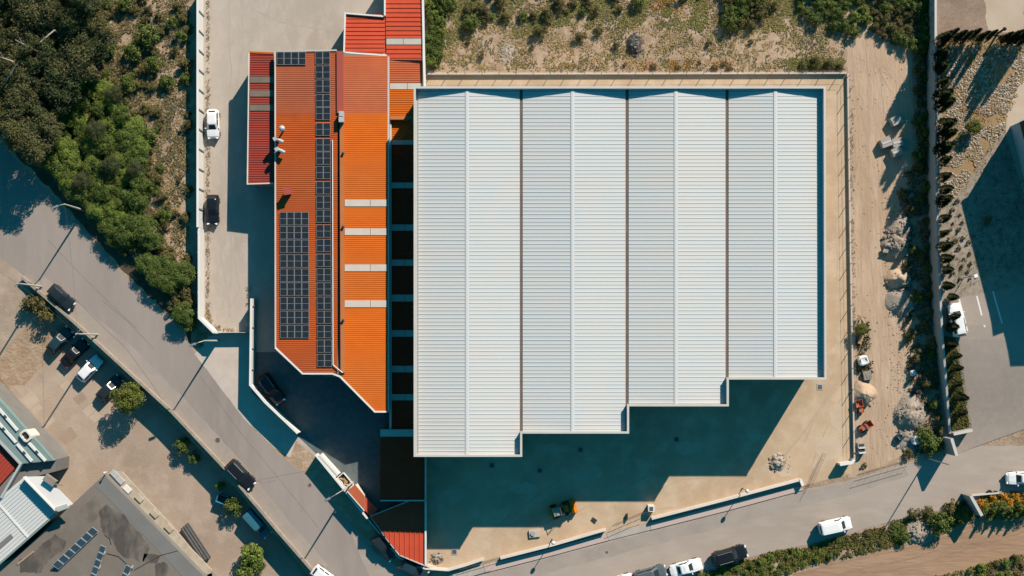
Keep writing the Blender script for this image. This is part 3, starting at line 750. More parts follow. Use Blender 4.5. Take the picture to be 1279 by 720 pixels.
t, w = wall('site_wall', 'lower white wall run turning the chamfered corner of the pale concrete yard', [(248.6, 285), (248.8, 397.5), (266.5, 415), (272, 415.4)], 2.3, .22, 'white_paint', cap='white_paint')
for p, d in along(w, 2.75, .6):
    mb = MB(); mb.box((p.x + .16 * -d.y * -1 if abs(d.y) > .5 else p.x, p.y + (.16 if abs(d.y) < .5 else 0), 1.18), (.14, .16, 2.36)); mb.build('pier', 'conc_block', t)
t, w = wall('yard_gate', 'thin closed sliding gate across the mouth of the pale concrete yard', [(272, 415.8), (309.5, 415.4)], 1.5, .06, 'cap_metal', cat='gate')
t, w = wall('entrance_wall', 'white wall with pale coping bordering the driveway beside the factory yard', [(314, 373), (312.6, 481), (331, 502.5), (372, 541.5)], 2.4, .2, 'white_paint', cap='white_paint')
for p, d in along(w, 2.9, 1.0):
    mb = MB(); mb.box((p.x + .15 * d.y * -1 * (1 if d.y < 0 else -1), p.y, 1.2), (.14, .14, 2.42), math.atan2(d.y, d.x)); mb.build('pier', 'conc_block', t)
t, w = wall('street_wall', 'thin white wall in front of the gate hut facing the shaded strip of road', [(394, 568), (425, 606), (459, 648)], 1.9, .16, 'white_paint', cap='white_paint')
t, w = wall('street_wall', 'low dark wall continuing from the gate hut past the wedge shed to the corner', [(459.5, 648.6), (484, 678.5), (498, 697), (531, 711), (558, 713)], 1.0, .16, 'cream_wall')
mb = MB()
sg = thing('gate_box', 'long white sliding gate housing lying along the inside of the street wall', 'gate housing', P(410, 581, 0), group=None)
a, b = P(398.5, 569.5, 1.6), P(421, 594.5, 1.6); d = (b - a)
mb.box(((a.x + b.x) / 2, (a.y + b.y) / 2, .8), (d.length, .75, 1.6), math.atan2(d.y, d.x)); mb.build('casing', 'white_paint', sg)
mb = MB(); mb.box(((a.x + b.x) / 2, (a.y + b.y) / 2, 1.62), (d.length + .1, .22, .05), math.atan2(d.y, d.x)); mb.build('rail', 'pale_metal', sg)
sk_ = thing('skip', 'white skip of rusty scrap parked by the lamp post and gate hut', 'skip', P(432, 601, 0))
def open_bin(parent, c, L, Wd, H, rz, m1, m2, name='shell'):
    mb = MB(); M = Matrix.Rotation(rz, 3, 'Z'); c = Vector(c)
    def q(k, z, s): return [c + M @ Vector((x * L / 2 * s, y * Wd / 2 * s, z)) for x, y in ((-1, -1), (1, -1), (1, 1), (-1, 1))]
    o0, o1, i1, i0 = q(0, 0, .88), q(0, H, 1.0), q(0, H, .9), q(0, .12, .8)
    mb.rings([o0, o1, i1, i0]); mb.build(name, m1, parent)
    mb = MB()
    for k in range(26):
        p = c + M @ Vector((ru(-.38, .38) * L, ru(-.36, .36) * Wd, ru(.4, .8) * H)); mb.box(p, (ru(.2, .9), ru(.08, .35), ru(.05, .2)), ru(0, 3), ru(-.4, .4), ru(-.4, .4))
    mb.build('scrap', m2, parent)
p = P(431.5, 601.5, 1); open_bin(sk_, (p.x, p.y, .02), 2.3, 1.1, 1.1, R(-50), 'white_paint', 'verge_dry')

# retaining wall between road and car park
lt = [(26, 345.5), (92, 402.5), (214, 514.5), (283.5, 588.5), (347, 664), (395, 719)]
w = [P(u, v, .9) for u, v in lt]
t = thing('retaining_wall', 'long weathered retaining wall between the sloping road and the car park below', 'wall', (w[2].x, w[2].y, -2))
mb = MB(); wall_mesh(mb, w, .3, [-2.3] * 6, [.82] * 6); mb.build('masonry', 'old_wall', t)
mb = MB(); wall_mesh(mb, w, .36, [.824] * 6, [.9] * 6); mb.build('coping', 'old_wall', t)
# wall at the east boundary
et = [(1168.5, -25), (1168.7, 120), (1169.8, 230), (1172, 320), (1177, 420), (1182, 480), (1186.5, 542)]
zt = [zeast(0, v) + .7 for u, v in et]
w = [P(u, v, z) for (u, v), z in zip(et, zt)]
t = thing('retaining_wall', 'straight grey retaining wall in front of the cypress hedge along the dirt track', 'wall', (w[3].x, w[3].y, 0))
mb = MB(); wall_mesh(mb, w, .26, [-.2] * 7, zt); mb.build('masonry', 'conc_block', t)
mb = MB(); wall_mesh(mb, w, .3, [z + .004 for z in zt], [z + .06 for z in zt]); mb.build('coping', 'pale_metal', t)

def fence(name, label, pts, zw_, step, hp, lean_out=True, start=.5):
    w = [P(u, v, zw_) for u, v in pts]
    c = w[len(w) // 2]
    t = thing(name, label, 'fence', (c.x, c.y, 0))
    mb = MB(); wall_mesh(mb, w, .2, [-.1] * len(w), [zw_] * len(w)); mb.build('plinth', 'kerb_concrete', t)
    for p, d in along(w, step, start):
        mb = MB(); mb.tube((p.x, p.y, zw_ - .05), (p.x, p.y, hp), .045, .045, 6); mb.build('post', 'steel', t)
    mb = MB()
    for z in (hp - .05, (hp + zw_) / 2): mb.path([Vector((p.x, p.y, z)) for p in w], .012, 4)
    mb.build('wire', 'steel', t)
    return t
fence('boundary_fence', 'post and wire fence on a low plinth bounding the warehouse along its north side', [(534, 92.5), (796, 92), (1057.5, 91.5)], .5, 2.38, 1.75)
fence('boundary_fence', 'post and wire fence on a low plinth between the warehouse and dirt track', [(1059, 92), (1062.2, 300), (1065, 460), (1067.5, 574)], .5, 2.9, 1.75)
t, w = wall('front_wall', 'long white wall with pale coping along the pavement east of the vehicle gate', [(814, 648), (905, 624.5), (999, 599.5)], .85, .24, 'cream_wall', cap='cream_wall')
t, w = wall('front_wall', 'long white wall along the pavement west of the vehicle gate', [(625, 697.5), (690, 681), (757, 661.5)], .85, .24, 'cream_wall', cap='cream_wall')
t, w = wall('front_wall', 'curved white wall rounding the corner where the two roads meet', [(533, 706.5), (545, 711), (560, 712), (580, 706.5), (604, 698.5)], .7, .24, 'cream_wall', cap='cream_wall')
t, w = wall('wall_return', 'short cream wall end returning to the road where the post fence stops', [(1067.3, 574), (1064, 578), (1049, 580.5)], 1.4, .3, 'cream_wall', cap='white_paint')
t, w = wall('wall_return', 'small cream wall return closing the east end of the front wall', [(999.6, 599), (1003, 607)], .85, .28, 'cream_wall', cap='white_paint')
for (u, v, lab) in ((813.5, 635.5, 'square white gate pillar with a dark cap at the warehouse vehicle gate'), (669.5, 665, 'low round well head on a pale slab by the front wall')):
    if u > 800:
        t = thing('gate_pillar', lab, 'pillar', P(u, v, 0)); p = P(u, v, 1)
        mb = MB(); mb.box((p.x, p.y, .55), (.85, .85, 1.1)); mb.build('shaft', 'white_paint', t)
        mb = MB(); mb.box((p.x, p.y, 1.13), (.5, .5, .06)); mb.build('cap', 'dark_steel', t)
    else:
        t = thing('well_head', lab, 'well head', P(u, v, 0)); p = P(665.5, 667, .5)
        mb = MB(); mb.box((p.x + .25, p.y, .15), (1.5, 1.0, .3), .1); mb.build('slab', 'kerb_concrete', t)
        mb = MB(); mb.tube((p.x, p.y, .3), (p.x, p.y, .45), .33, .33, 14); mb.build('lid', 'conc_block', t)
def slide_gate(label, a, b):
    a, b = P(*a, 0), P(*b, 0); d = b - a
    t = thing('vehicle_gate', label, 'gate', ((a.x + b.x) / 2, (a.y + b.y) / 2, 0))
    mb = MB(); rz = math.atan2(d.y, d.x); c = (a + b) / 2
    for z in (.15, .8, 1.5): mb.box((c.x, c.y, z), (d.length, .03, .035), rz)
    mb.build('frame', 'dark_steel', t)
    mb = MB(); k = int(d.length / .9)
    for i in range(k + 1):
        p = a.lerp(b, i / k); mb.tube((p.x, p.y, .18), (p.x, p.y, 1.47), .008, .008, 5)
    mb.build('bars', 'dark_steel', t)
slide_gate('open barred sliding gate running behind the square white gate pillar', (765, 656), (809, 637))
slide_gate('thin barred gate at the corner entrance beside the curved white wall', (575, 710), (623, 696))
slide_gate('wire gate standing open over the sandy ground near the dirt track mouth', (1010, 608), (1028, 566))
slide_gate('low wire gate across the mouth of the dirt track', (1072, 592), (1138, 573))

# ---- south-west buildings (they stand on the car park, two metres lower)
zg = -2.0
gb = thing('flat_building', 'large grey flat roofed building with dark stains and tilted solar arrays', 'building', P(130, 665, zg))
ZG = 2.2
GP = [(130, 593), (265, 731), (265, 800), (-60, 800), (-15, 729)]
mb = MB(); mb.prism(W(GP, ZG), zg, ZG - .05); mb.build('wall', 'grey_facade', gb)
mb = MB(); mb.prism(W(GP, ZG), ZG - .048, ZG); mb.build('roof', 'grey_roof', gb)
sheetpts = [(131, 596), (264, 731), (252, 745), (237, 730), (160, 648), (119, 607)]
mb = MB(); mb.prism(W(sheetpts, ZG), ZG, ZG + .02); mb.build('roof_felt', 'grey_band', gb)
def blot(poly, z, m, parent, n, seed):
    mb = MB(); mb.prism(W(rough_edge(poly, 3.2, 2.5, seed), z), z - .004, z, bottom=False); mb.build('stain', m, parent)
def inside(pt, poly):
    x, y = pt; c = False
    for (a, b), (d, e) in zip(poly, poly[1:] + poly[:1]):
        if (b > y) != (e > y) and x < (d - a) * (y - b) / (e - b) + a: c = not c
    return c
blot([(124, 640), (132, 632), (150, 640), (166, 655), (178, 672), (186, 684), (183, 695), (178, 703), (158, 697), (146, 690), (142, 677), (133, 668), (126, 655)], ZG + .006, 'roof_stain', gb, 330, 2)
blot([(180, 690), (201, 693), (198, 702), (178, 706)], ZG + .006, 'roof_stain', gb, 70, 3)
blot([(55, 678), (68, 668), (82, 676), (80, 690), (60, 700), (52, 716), (24, 716), (26, 700), (42, 690)], ZG + .006, 'roof_stain', gb, 200, 4)
blot([(192, 708), (204, 702), (212, 712), (206, 724), (196, 720)], ZG + .006, 'roof_stain', gb, 60, 7)
blot([(98, 640), (118, 618), (130, 640), (112, 656)], ZG + .004, 'light_stain', gb, 70, 8)
mb = MB(); mb.prism(W([(131.5, 593), (141, 588.5), (153, 590), (162, 600), (180, 620), (215, 657), (240, 687), (265, 713), (264, 716), (253, 720), (265, 731), (265, 729)], .9), .6, .9); mb.build('canopy', 'ledge', gb)
for u, v, c_ in ((143, 592.5, 'pale_metal'), (150, 600, 'pale_metal'), (159, 611, 'white_paint'), (174, 622.5, 'ledge'), (193, 642, 'ledge'), (211, 660, 'ledge')):
    p = P(u, v, 1.0); mb = MB(); mb.box((p.x, p.y, 1.0), (1.15, .7, .2), R(-45)); mb.build('canopy_box', c_, gb)
mb = MB(); p = P(131, 590.5, 3); mb.tube((p.x, p.y, 2.2), (p.x, p.y, 3.2), .07); mb.ball((p.x, p.y, 3.25), .16, 8, 6); mb.build('mast', 'white_paint', gb)
def tilted_array(label, a, b, n, wd, tilt):
    """row of panels from px a to px b on the flat roof"""
    pa, pb = P(*a, ZG + .5), P(*b, ZG + .5); d = pb - pa; L = d.length; d.normalize()
    nrm = Vector((-d.y, d.x, 0))
    if nrm.y > 0 and abs(nrm.y) > abs(nrm.x): nrm = -nrm
    if nrm.x > 0 and abs(nrm.x) >= abs(nrm.y): nrm = -nrm
    t = thing('solar_array', label, 'solar array', ((pa.x + pb.x) / 2, (pa.y + pb.y) / 2, ZG))
    st = L / n
    up = (-nrm) * math.cos(tilt) * wd + Vector((0, 0, math.sin(tilt) * wd))
    for i in range(n):
        o = pa + d * (st * i + .03) - up * .5 + Vector((0, 0, math.sin(tilt) * wd * .5 - .2))
        e = d * (st - .06); mb = MB()
        mb.hexa([o, o + e, o + e + up, o + up], .04); mb.mi(1)
        k = .06; lift = Vector((0, 0, .006))
        q = [o + d * k + up * .03 + lift, o + e - d * k + up * .03 + lift, o + e - d * k + up * .97 + lift, o + d * k + up * .97 + lift]
        if (q[1] - q[0]).cross(q[2] - q[0]).z < 0: q = q[::-1]
        mb.face(q); mb.build('solar_panel', ['array_frame', 'array_cell'], t)
    mb = MB()
    for i in range(n + 1):
        if i % 2 == 0 or n < 4:
            q = pa + d * (st * min(max(i, .1), n - .1)) - up * .5
            mb.tube(Vector((q.x, q.y, ZG)) + up.xy.to_3d(), q + up + Vector((0, 0, math.sin(tilt) * wd * .5 - .26)), .03, .03, 5)
            f = Vector((q.x, q.y, ZG + .04)); mb.box(f + up.xy.to_3d() * .9, (.2, .5, .08), math.atan2(up.y, up.x))
    mb.build('stand', 'pale_metal', t)
tilted_array('longest tilted solar array of seven panels on the grey flat roof', (69, 709), (119.5, 661), 7, 1.1, R(24))
tilted_array('middle tilted solar array of five panels on the grey flat roof', (114, 726), (129, 682), 5, .95, R(20))
tilted_array('short tilted solar array at the bottom edge of the grey flat roof', (152, 727), (161, 707), 2, .95, R(20))
mb = MB(); tl = thing('plank', 'pale timber plank lying on the stained flat roof', 'plank', P(33, 697, ZG)); a, b = P(22, 705, ZG), P(42, 689, ZG); d = b - a
mb.box(((a.x + b.x) / 2, (a.y + b.y) / 2, ZG + .06), (d.length, .25, .1), math.atan2(d.y, d.x)); mb.build('board', 'timber', tl)
mb = MB(); mb.path([P(131, 668, ZG + .04), P(137, 673, ZG + .04), P(139, 680, ZG + .04)], .05, 6); mb.build('roof_cable', 'dark_steel', gb); mb = MB(); mb.path([P(133, 691, ZG + .04), P(148, 695, ZG + .04), P(158, 704, ZG + .04), P(166, 712, ZG + .04)], .05, 6); mb.path([P(168, 712, ZG + .04), P(200, 694, ZG + .04), P(222, 688, ZG + .04)], .05, 6); mb.build('roof_cable', 'dark_steel', gb)

# white shed with single pitch roof
wsd = thing('metal_shed', 'white metal shed with ribbed roof and broad white canopy beside the grey building', 'shed', P(50, 640, zg))
ZS = 3.4
def L2(p, q, t): return (p[0] + (q[0] - p[0]) * t, p[1] + (q[1] - p[1]) * t)
SA, SB, SC, SD = (29, 597), (69, 641), (-5, 707), (-45, 660)
mb = MB(); mb.prism(W([SA, SB, SC, SD], ZS), zg, ZS - .1); mb.build('wall', 'teal_paint', wsd)
mb = MB(); nr = 15
for i in range(nr):
    t0, t1 = i / nr, (i + .84) / nr; t2 = (i + 1) / nr
    for ta, tb_, dz in ((t0, t1, 0), (t1, t2, .07)):
        q = [P(*L2(SA, SB, ta), ZS), P(*L2(SA, SB, tb_), ZS), P(*L2(SD, SC, tb_), ZS), P(*L2(SD, SC, ta), ZS)]
        for p in q: p.z += dz
        mb.hexa(q, .06)
mb.build('roof', 'white_roof', wsd)
for t0, t1, m_ in ((.445, .475, 'white_paint'),):
    q = [P(*L2(SA, SD, t0), ZS + .1), P(*L2(SA, SD, t1), ZS + .1), P(*L2(SB, SC, t1), ZS + .1), P(*L2(SB, SC, t0), ZS + .1)]
    mb = MB(); mb.hexa(q, .06); mb.build('roof_joint', m_, wsd)
q = [P(*L2(SA, SB, .45), ZS), P(*L2(SA, SB, .62), ZS)]
mb = MB(); mb.hexa([P(-2, 680, ZS + .11), P(13, 667, ZS + .11), P(16.5, 671.5, ZS + .11), P(0, 686, ZS + .11)], .05); mb.build('skylight', 'grey_band', wsd)
mb = MB(); strip(mb, [(70, 642), (-5, 708.5)], ZS + .1, .2, .3); mb.build('gutter', 'teal_paint', wsd)
mb = MB(); mb.hexa([P(28.5, 596, ZS + .95), P(57, 595, ZS + .95), P(91, 630, ZS + .95), P(69, 637.5, ZS + .95)], .12); mb.build('canopy', 'white_paint', wsd)
mb = MB(); strip(mb, [(28.8, 596.5), (69, 638)], ZS + 1.15, .18, .95); mb.build('canopy_edge', 'white_paint', wsd)
mb = MB(); p = P(63, 600, ZS + 1.2); mb.box((p.x, p.y, ZS + 1.25), (1.7, .9, .6), R(-35)); mb.box((p.x + .9, p.y - .6, ZS + 1.1), (1.3, .12, .3), R(-8)); mb.build('air_conditioner', 'plaster', wsd)
mb = MB(); p = P(77, 634, ZS + 1.1); mb.box((p.x, p.y, ZS + 1.05), (1.6, .5, .2), R(18)); mb.build('flashing', 'pale_metal', wsd)
# teal parapet building with red roof
tbd = thing('workshop_building', 'teal walled building with slotted skylights and a sunken red metal roof', 'building', P(20, 560, zg))
ZT = 3.6
TP = [(-60, 436), (2, 503), (66.5, 574), (68, 577), (27.5, 579.5), (-30, 640), (-90, 560)]
mb = MB(); mb.prism(W([(-60, 436), (2, 503), (67, 575), (66, 590), (27.5, 600), (-30, 650), (-90, 560)], ZT), zg, ZT - .9); mb.build('wall', 'grey_facade', tbd)
mb = MB(); mb.prism(W([(-60, 436), (2, 503), (67, 575.5), (27, 579.5), (-35, 510)], ZT), ZT - .89, ZT); mb.build('roof', 'teal_paint', tbd)
mb = MB(); mb.prism(W([(-40, 516), (-3, 552), (23, 580.5), (-40, 650), (-80, 570)], ZT - .55), ZT - .85, ZT - .55)
q0, q1, q2 = (-3, 553), (23.5, 580), (-2, 618)
mb.build('red_roof', 'red_roof', tbd)
mb = MB()
for i in range(9):
    a = L2((-3, 553), (23, 580), (i + .5) / 9); b = (a[0] - 36, a[1] + 44)
    strip(mb, [a, b], ZT - .48, .1, .06)
mb.build('roof_ribs', 'red_roof', tbd)
mb = MB(); strip(mb, [(-36, 514), (25.5, 580), (1, 622)], ZT + .15, .3, .75); mb.build('parapet', 'pale_metal', tbd)
for (a, b) in (((-8, 503), (22, 538)), ((36, 553.5), (57, 576)), ((-10, 519), (20, 553)), ((21.5, 555), (40, 576.5))):
    pa, pb = P(*a, ZT + .12), P(*b, ZT + .12); d = pb - pa
    mb = MB(); mb.box(((pa.x + pb.x) / 2, (pa.y + pb.y) / 2, ZT + .12), (d.length, .34, .2), math.atan2(d.y, d.x)); mb.build('skylight', 'white_paint', tbd)
    mb = MB(); mb.box(((pa.x + pb.x) / 2, (pa.y + pb.y) / 2, ZT + .225), (.5, .3, .02), math.atan2(d.y, d.x)); mb.build('vent_flap', 'dark_steel', tbd)
p = P(40.5, 544, 3); cw = thing('chimney_stack', 'small cream chimney stack on the edge of the teal building', 'chimney', (p.x, p.y, zg))
mb = MB(); M = Matrix.Rotation(R(-50), 3, 'Z'); c = Vector((p.x - .5, p.y, 1.2))
ringf = lambda s, z: [c + M @ Vector((x * s, y * s * .75, z)) for x, y in ((-1, -.6), (-.6, -1), (.6, -1), (1, -.6), (1, .6), (.6, 1), (-.6, 1), (-1, .6))]
mb.rings([ringf(.8, 0), ringf(.8, 2.9), ringf(.55, 2.9), ringf(.55, 2.2)]); mb.build('shaft', 'cream_wall', cw)
mb = MB(); mb.box(c + Vector((0, 0, 2.5)), (.12, .6, .4), R(-50)); mb.box(c + M @ Vector((.3, 0, 2.45)), (.1, .5, .3), R(-50)); mb.build('flue', 'debris_dark', cw)
mb = MB(); p = P(5, 628, 1.5); bt = thing('blue_canopy', 'bright blue canopy tucked between the teal building and white shed', 'canopy', (p.x, p.y, zg))
mb.prism(W([(-3, 621), (5, 620), (9, 627), (-3, 640)], 2.9), 2.7, 2.9); mb.build('roof', 'blue_paint', bt)
mb = MB(); mb.tube((p.x, p.y, zg), (p.x, p.y, 2.7), .08); mb.build('post', 'steel', bt)
# beam bundle beside the flat building
for i, (o, nm) in enumerate(((0, 'outermost dark steel beam of the bundle beside the flat grey building'), (1, 'middle dark steel beam of the bundle beside the flat grey building'), (2, 'innermost dark steel beam of the bundle beside the flat grey building'))):
    a, b = P(232.5 - o * 3.6 * .75, 654.5 + o * 3.6 * .68, zg + .5), P(261 - o * 3.4, 698 + o * 1.2, zg + .5); d = (b - a); a = a + Vector((0, 0, 0)); rz = math.atan2(d.y, d.x)
    c = (a + b) / 2; t = thing('steel_beam', nm, 'beam', (c.x, c.y, zg), group='steel beams stacked beside the flat building')
    mb = MB(); mb.box((c.x, c.y, zg + .5), (d.length, .42, .05), rz); mb.box((c.x, c.y, zg + .3), (d.length, .06, .36), rz); mb.box((c.x, c.y, zg + .09), (d.length, .42, .05), rz); mb.build('profile', 'dark_steel', t)
    mb = MB(); mb.box((c.x, c.y, zg + .55), (d.length * .98, .07, .05), rz); mb.build('rail', 'steel', t)

# ---- building at the east edge
ebz = 2.5
eb = thing('office_block', 'tall blue grey office block cropped by the edge east of the stony plot', 'building', P(1290, 200, ebz))
w = W([(1262, 158), (1303, 317), (1315, 313), (1331, 348), (1460, 345), (1460, 40), (1310, 128)], ebz)
mb = MB(); mb.prism(w, ebz - .5, 10.1); mb.build('wall', 'blue_facade', eb)
mb = MB(); mb.prism(offset_line([(p.x, p.y) for p in w], -.3, True), 10.11, 10.4); mb.build('roof', 'cap_metal', eb)
mb = MB(); wall_mesh(mb, [Vector((p.x - .06, p.y, 0)) for p in w[:2]], .06, [5.5] * 2, [7.0] * 2); mb.build('window_band', 'glass_dark', eb)

# ------------------------------------------------------------------ vehicles
KINDS = {  # L, W, H, cabin base x0..x1, roof x0..x1 (fractions of half length), belt z, bonnet z
    'hatch': (4.1, 1.76, 1.48, -.93, .45, -.72, .12, .98, .92),
    'sedan': (4.5, 1.78, 1.44, -.62, .42, -.38, .12, .95, .88),
    'suv':   (4.6, 1.88, 1.70, -.95, .42, -.82, .16, 1.08, 1.02),
    'van':   (4.5, 1.84, 1.85, -.98, .60, -.94, .30, 1.10, 1.0),
    'minivan': (4.6, 1.82, 1.70, -.96, .55, -.85, .20, 1.05, .95),
}
def car(name, label, cat, u, v, du, dv, paint, kind='hatch', group=None, z=None, sc=1.0):
    L, Wd, Hh, cb0, cb1, cr0, cr1, belt, hood = KINDS[kind]
    zz = zf(u, v) if z is None else z
    p = P(u, v, zz + .8)
    t = thing(name, label, cat, (p.x, p.y, zz + .018), math.atan2(-dv, du), group)
    hw = Wd / 2; hl = L / 2
    st = [(-1, .74), (-.985, .84), (-.93, .93), (-.8, .98), (-.5, 1), (0, 1), (.45, 1), (.7, .975), (.86, .94), (.94, .86), (.985, .76), (1, .64)]
    def top(x):
        if x < cb1: return belt if x > -.93 else belt - .14 * ((-.93 - x) / .07)
        e = (x - cb1) / (1 - cb1)
        return belt + (hood - belt) * min(1, e * 2) - .24 * max(0, e - .62) ** 1.5 / .23
    if kind == 'sedan':
        t0 = top
        top = lambda x: t0(x) if x > cb0 else belt - .04 - .10 * max(0, (-x - .8) / .2)
    rings = []
    for x, w in st:
        w = hw * w; tz = top(x); X = x * hl; lo = .22 if abs(x) < .9 else .34
        rings.append([Vector(q) for q in ((X, -w * .9, lo), (X, -w, .48), (X, -w * .985, tz - .2), (X, -w * .90, tz - .03), (X, -w * .45, tz + .02), (X, w * .45, tz + .02), (X, w * .90, tz - .03), (X, w * .985, tz - .2), (X, w, .48), (X, w * .9, lo))])
    mb = MB(); mb.rings(rings)
    for f in range(len(mb.f)): mb.f[f] = mb.f[f][::-1]
    # cabin: chamfered frustum
    def ring(x0, x1, w, z, ch):
        a, b = x0 * hl, x1 * hl
        return [Vector(q) for q in ((a, -w + ch, z), (a + ch, -w, z), (b - ch * 1.6, -w, z), (b, -w + ch * 1.6, z), (b, w - ch * 1.6, z), (b - ch * 1.6, w, z), (a + ch, w, z), (a, w - ch, z))]
    r0 = ring(cb0, cb1, hw * .90, belt - .05, .14); r1 = ring(cr0, cr1, hw * .74 if kind != 'van' else hw * .84, Hh - .07, .12)
    r2 = ring(cr0 + .05, cr1 - .05, hw * (.66 if kind != 'van' else .78), Hh - .005, .12); r3 = ring(cr0 + .2, cr1 - .2, hw * .4, Hh + .02, .1)
    mb.rings([r0, r1, r2, r3]); mb.build('body', paint, t, local=True, smooth=False)
    # glazing, a centimetre proud of the cabin
    def pane(nm, a, b, c, d, i0=.08, i1=.1, lo=.16, hi=.9):
        def bl(s, tt): return (a * (1 - s) + b * s) * (1 - tt) + (d * (1 - s) + c * s) * tt
        q = [bl(i0, lo), bl(1 - i1, lo), bl(1 - i1, hi), bl(i0, hi)]
        nn = (q[1] - q[0]).cross(q[3] - q[0]).normalized()
        ctr = sum(q, Vector()) / 4
        if nn.dot(ctr - Vector((0, 0, belt * .8))) < 0: nn = -nn; q = q[::-1]
        m_ = MB(); m_.rings([[x - nn * .01 for x in q], [x + nn * .015 for x in q]]); m_.build(nm, 'glass_dark', t, local=True)
    pane('windshield', r0[3], r0[4], r1[4], r1[3], .05, .05, .1, .96)
    pane('rear_window', r0[7], r0[0], r1[0], r1[7], .1, .1, .3, .92)
    if kind == 'van':
        for s_ in ((2, 1), (5, 6)):
            a, b, c, d = r0[s_[0]], r0[s_[0]].lerp(r0[s_[1]], .38), r1[s_[0]].lerp(r1[s_[1]], .3), r1[s_[0]]
            pane('side_window', a, b, c, d, .1, .06, .2, .9)
    else:
        for s_ in ((2, 1), (5, 6)):
            a, b, c, d = r0[s_[0]], r0[s_[1]], r1[s_[1]], r1[s_[0]]
            m0, m1 = a.lerp(b, .5), d.lerp(c, .45)
            pane('side_window', a, m0, m1, d, .1, .04, .2, .88); pane('side_window', m0, b, c, m1, .04, .12, .2, .88)
    for sx in (-.62, .64):
        for sy in (-1, 1):
            wx, wy = sx * hl, sy * (hw - .1)
            m_ = MB(); m_.tube((wx, wy - .11, .33), (wx, wy + .11, .33), .33, .33, 16); ty = m_.build('wheel', 'tyre', t, local=True)
            m_ = MB(); m_.tube((wx, wy + sy * .06, .33), (wx, wy + sy * .118, .33), .2, .2, 12); m_.build('rim', 'rim', ty, local=True)
    for sy in (-1, 1):
        m_ = MB(); m_.box((hl * .955, sy * hw * .62, hood - .2), (.22, .36, .14), -sy * .45); m_.build('headlight', 'lamp_glass', t, local=True)
        m_ = MB(); m_.box((-hl * .965, sy * hw * .74, belt - .2), (.16, .24, .2), sy * .35); m_.build('taillight', 'tail_red', t, local=True)
        m_ = MB(); m_.box(((cb1 - .14) * hl, sy * (hw + .07), belt + .02), (.14, .2, .14)); m_.build('mirror', paint, t, local=True)
    if kind in ('suv', 'minivan'):
        for sy in (-1, 1):
            m_ = MB(); m_.tube(((cr0 + .1) * hl, sy * hw * .66, Hh + .03), ((cr1 - .1) * hl, sy * hw * .66, Hh + .03), .025, .025, 6); m_.build('roof_rail', 'steel', t, local=True)
    if sc != 1: t.scale = (sc, sc, sc)
    return t
car('parked_car', 'white hatchback parked along the inside of the white yard wall', 'car', 265.8, 155, .03, 1, 'car_white', 'hatch')
car('parked_car', 'black hatchback parked along the inside of the white yard wall', 'car', 265.3, 262, .0, 1, 'car_black', 'hatch')
car('parked_car', 'dark car parked on the roadside verge at the top of the retaining wall', 'car', 76.5, 371.5, .74, .66, 'car_dark', 'hatch')
CP = 'cars parked nose to the retaining wall'
car('parked_car', 'dark teal car closest to the bush at the upper end of the car park row', 'car', 74.5, 425, .66, -.75, 'car_teal', 'hatch', CP)
car('parked_car', 'black car between the teal car and the white car in the car park', 'car', 93, 441, .68, -.73, 'car_black', 'sedan', CP)
car('parked_car', 'white car in the middle of the row below the retaining wall', 'car', 111.5, 461, .68, -.73, 'car_white', 'hatch', CP)
car('parked_car', 'dark car half hidden under the round green tree in the car park', 'car', 137, 485, .7, -.71, 'car_dark', 'hatch', CP)
car('moving_car', 'black SUV driving on the diagonal road near the manhole', 'car', 300.5, 593, .7, .71, 'car_black', 'suv')
car('parked_car', 'dark SUV parked in the shade beside the entrance wall of the factory yard', 'car', 339, 486, .58, .81, 'car_black', 'suv')
car('parked_car', 'dark car in the shade of the wedge shaped shed at the roadside', 'car', 479.5, 683.5, .66, .75, 'car_dark', 'hatch')
car('parked_car', 'teal car in the shaded road corner below the tip of the wedge shed', 'car', 517, 711.5, .9, .42, 'car_teal', 'hatch')
car('moving_car', 'white car cropped by the bottom edge at the road junction', 'car', 406, 722, .8, .6, 'car_white', 'hatch')
SR = 'vehicles parked along the southern verge'
car('delivery_van', 'long white van parked on the road beside the green verge', 'van', 1043, 657, .975, -.215, 'car_white', 'van', SR)
car('parked_car', 'black SUV parked at the verge ahead of the white car', 'car', 911.5, 694, .96, -.28, 'car_black', 'suv', SR, sc=1.06)
car('parked_car', 'white car parked between the black SUV and the grey car on the south road', 'car', 857, 709.5, .965, -.26, 'car_white', 'sedan', SR)
car('parked_car', 'grey car with a glossy windscreen cropped by the bottom edge of the south road', 'car', 812, 718, .96, -.27, 'car_grey', 'minivan', SR)
car('parked_car', 'white car almost wholly cropped by the bottom edge behind the grey car', 'car', 773, 728, .96, -.27, 'car_white', 'hatch', SR)
car('parked_car', 'white car by the orange flowering bushes at the picture edge', 'car', 1276, 597.5, -1, .03, 'car_white', 'hatch')
car('delivery_van', 'white van parked against the cypress hedge in the marked bays', 'van', 1195.5, 400, -.17, -.985, 'car_white', 'minivan')
car('parked_van', 'blue grey van in the deep shade below the retaining wall', 'van', 322, 654, .68, .73, 'car_blue', 'van')
# blue bin
bb = thing('dumpster', 'blue open dumpster among the bushes under the retaining wall', 'dumpster', G(277, 624))
def bin_at(t, u, v, L, Wd, H, rz, m1, m2):
    zz = zf(u, v); p = P(u, v, zz + H); open_bin(t, (p.x, p.y, zz), L, Wd, H, rz, m1, m2)
bin_at(bb, 277, 624, 1.5, 1.2, 1.2, R(-20), 'blue_paint', 'debris_dark')

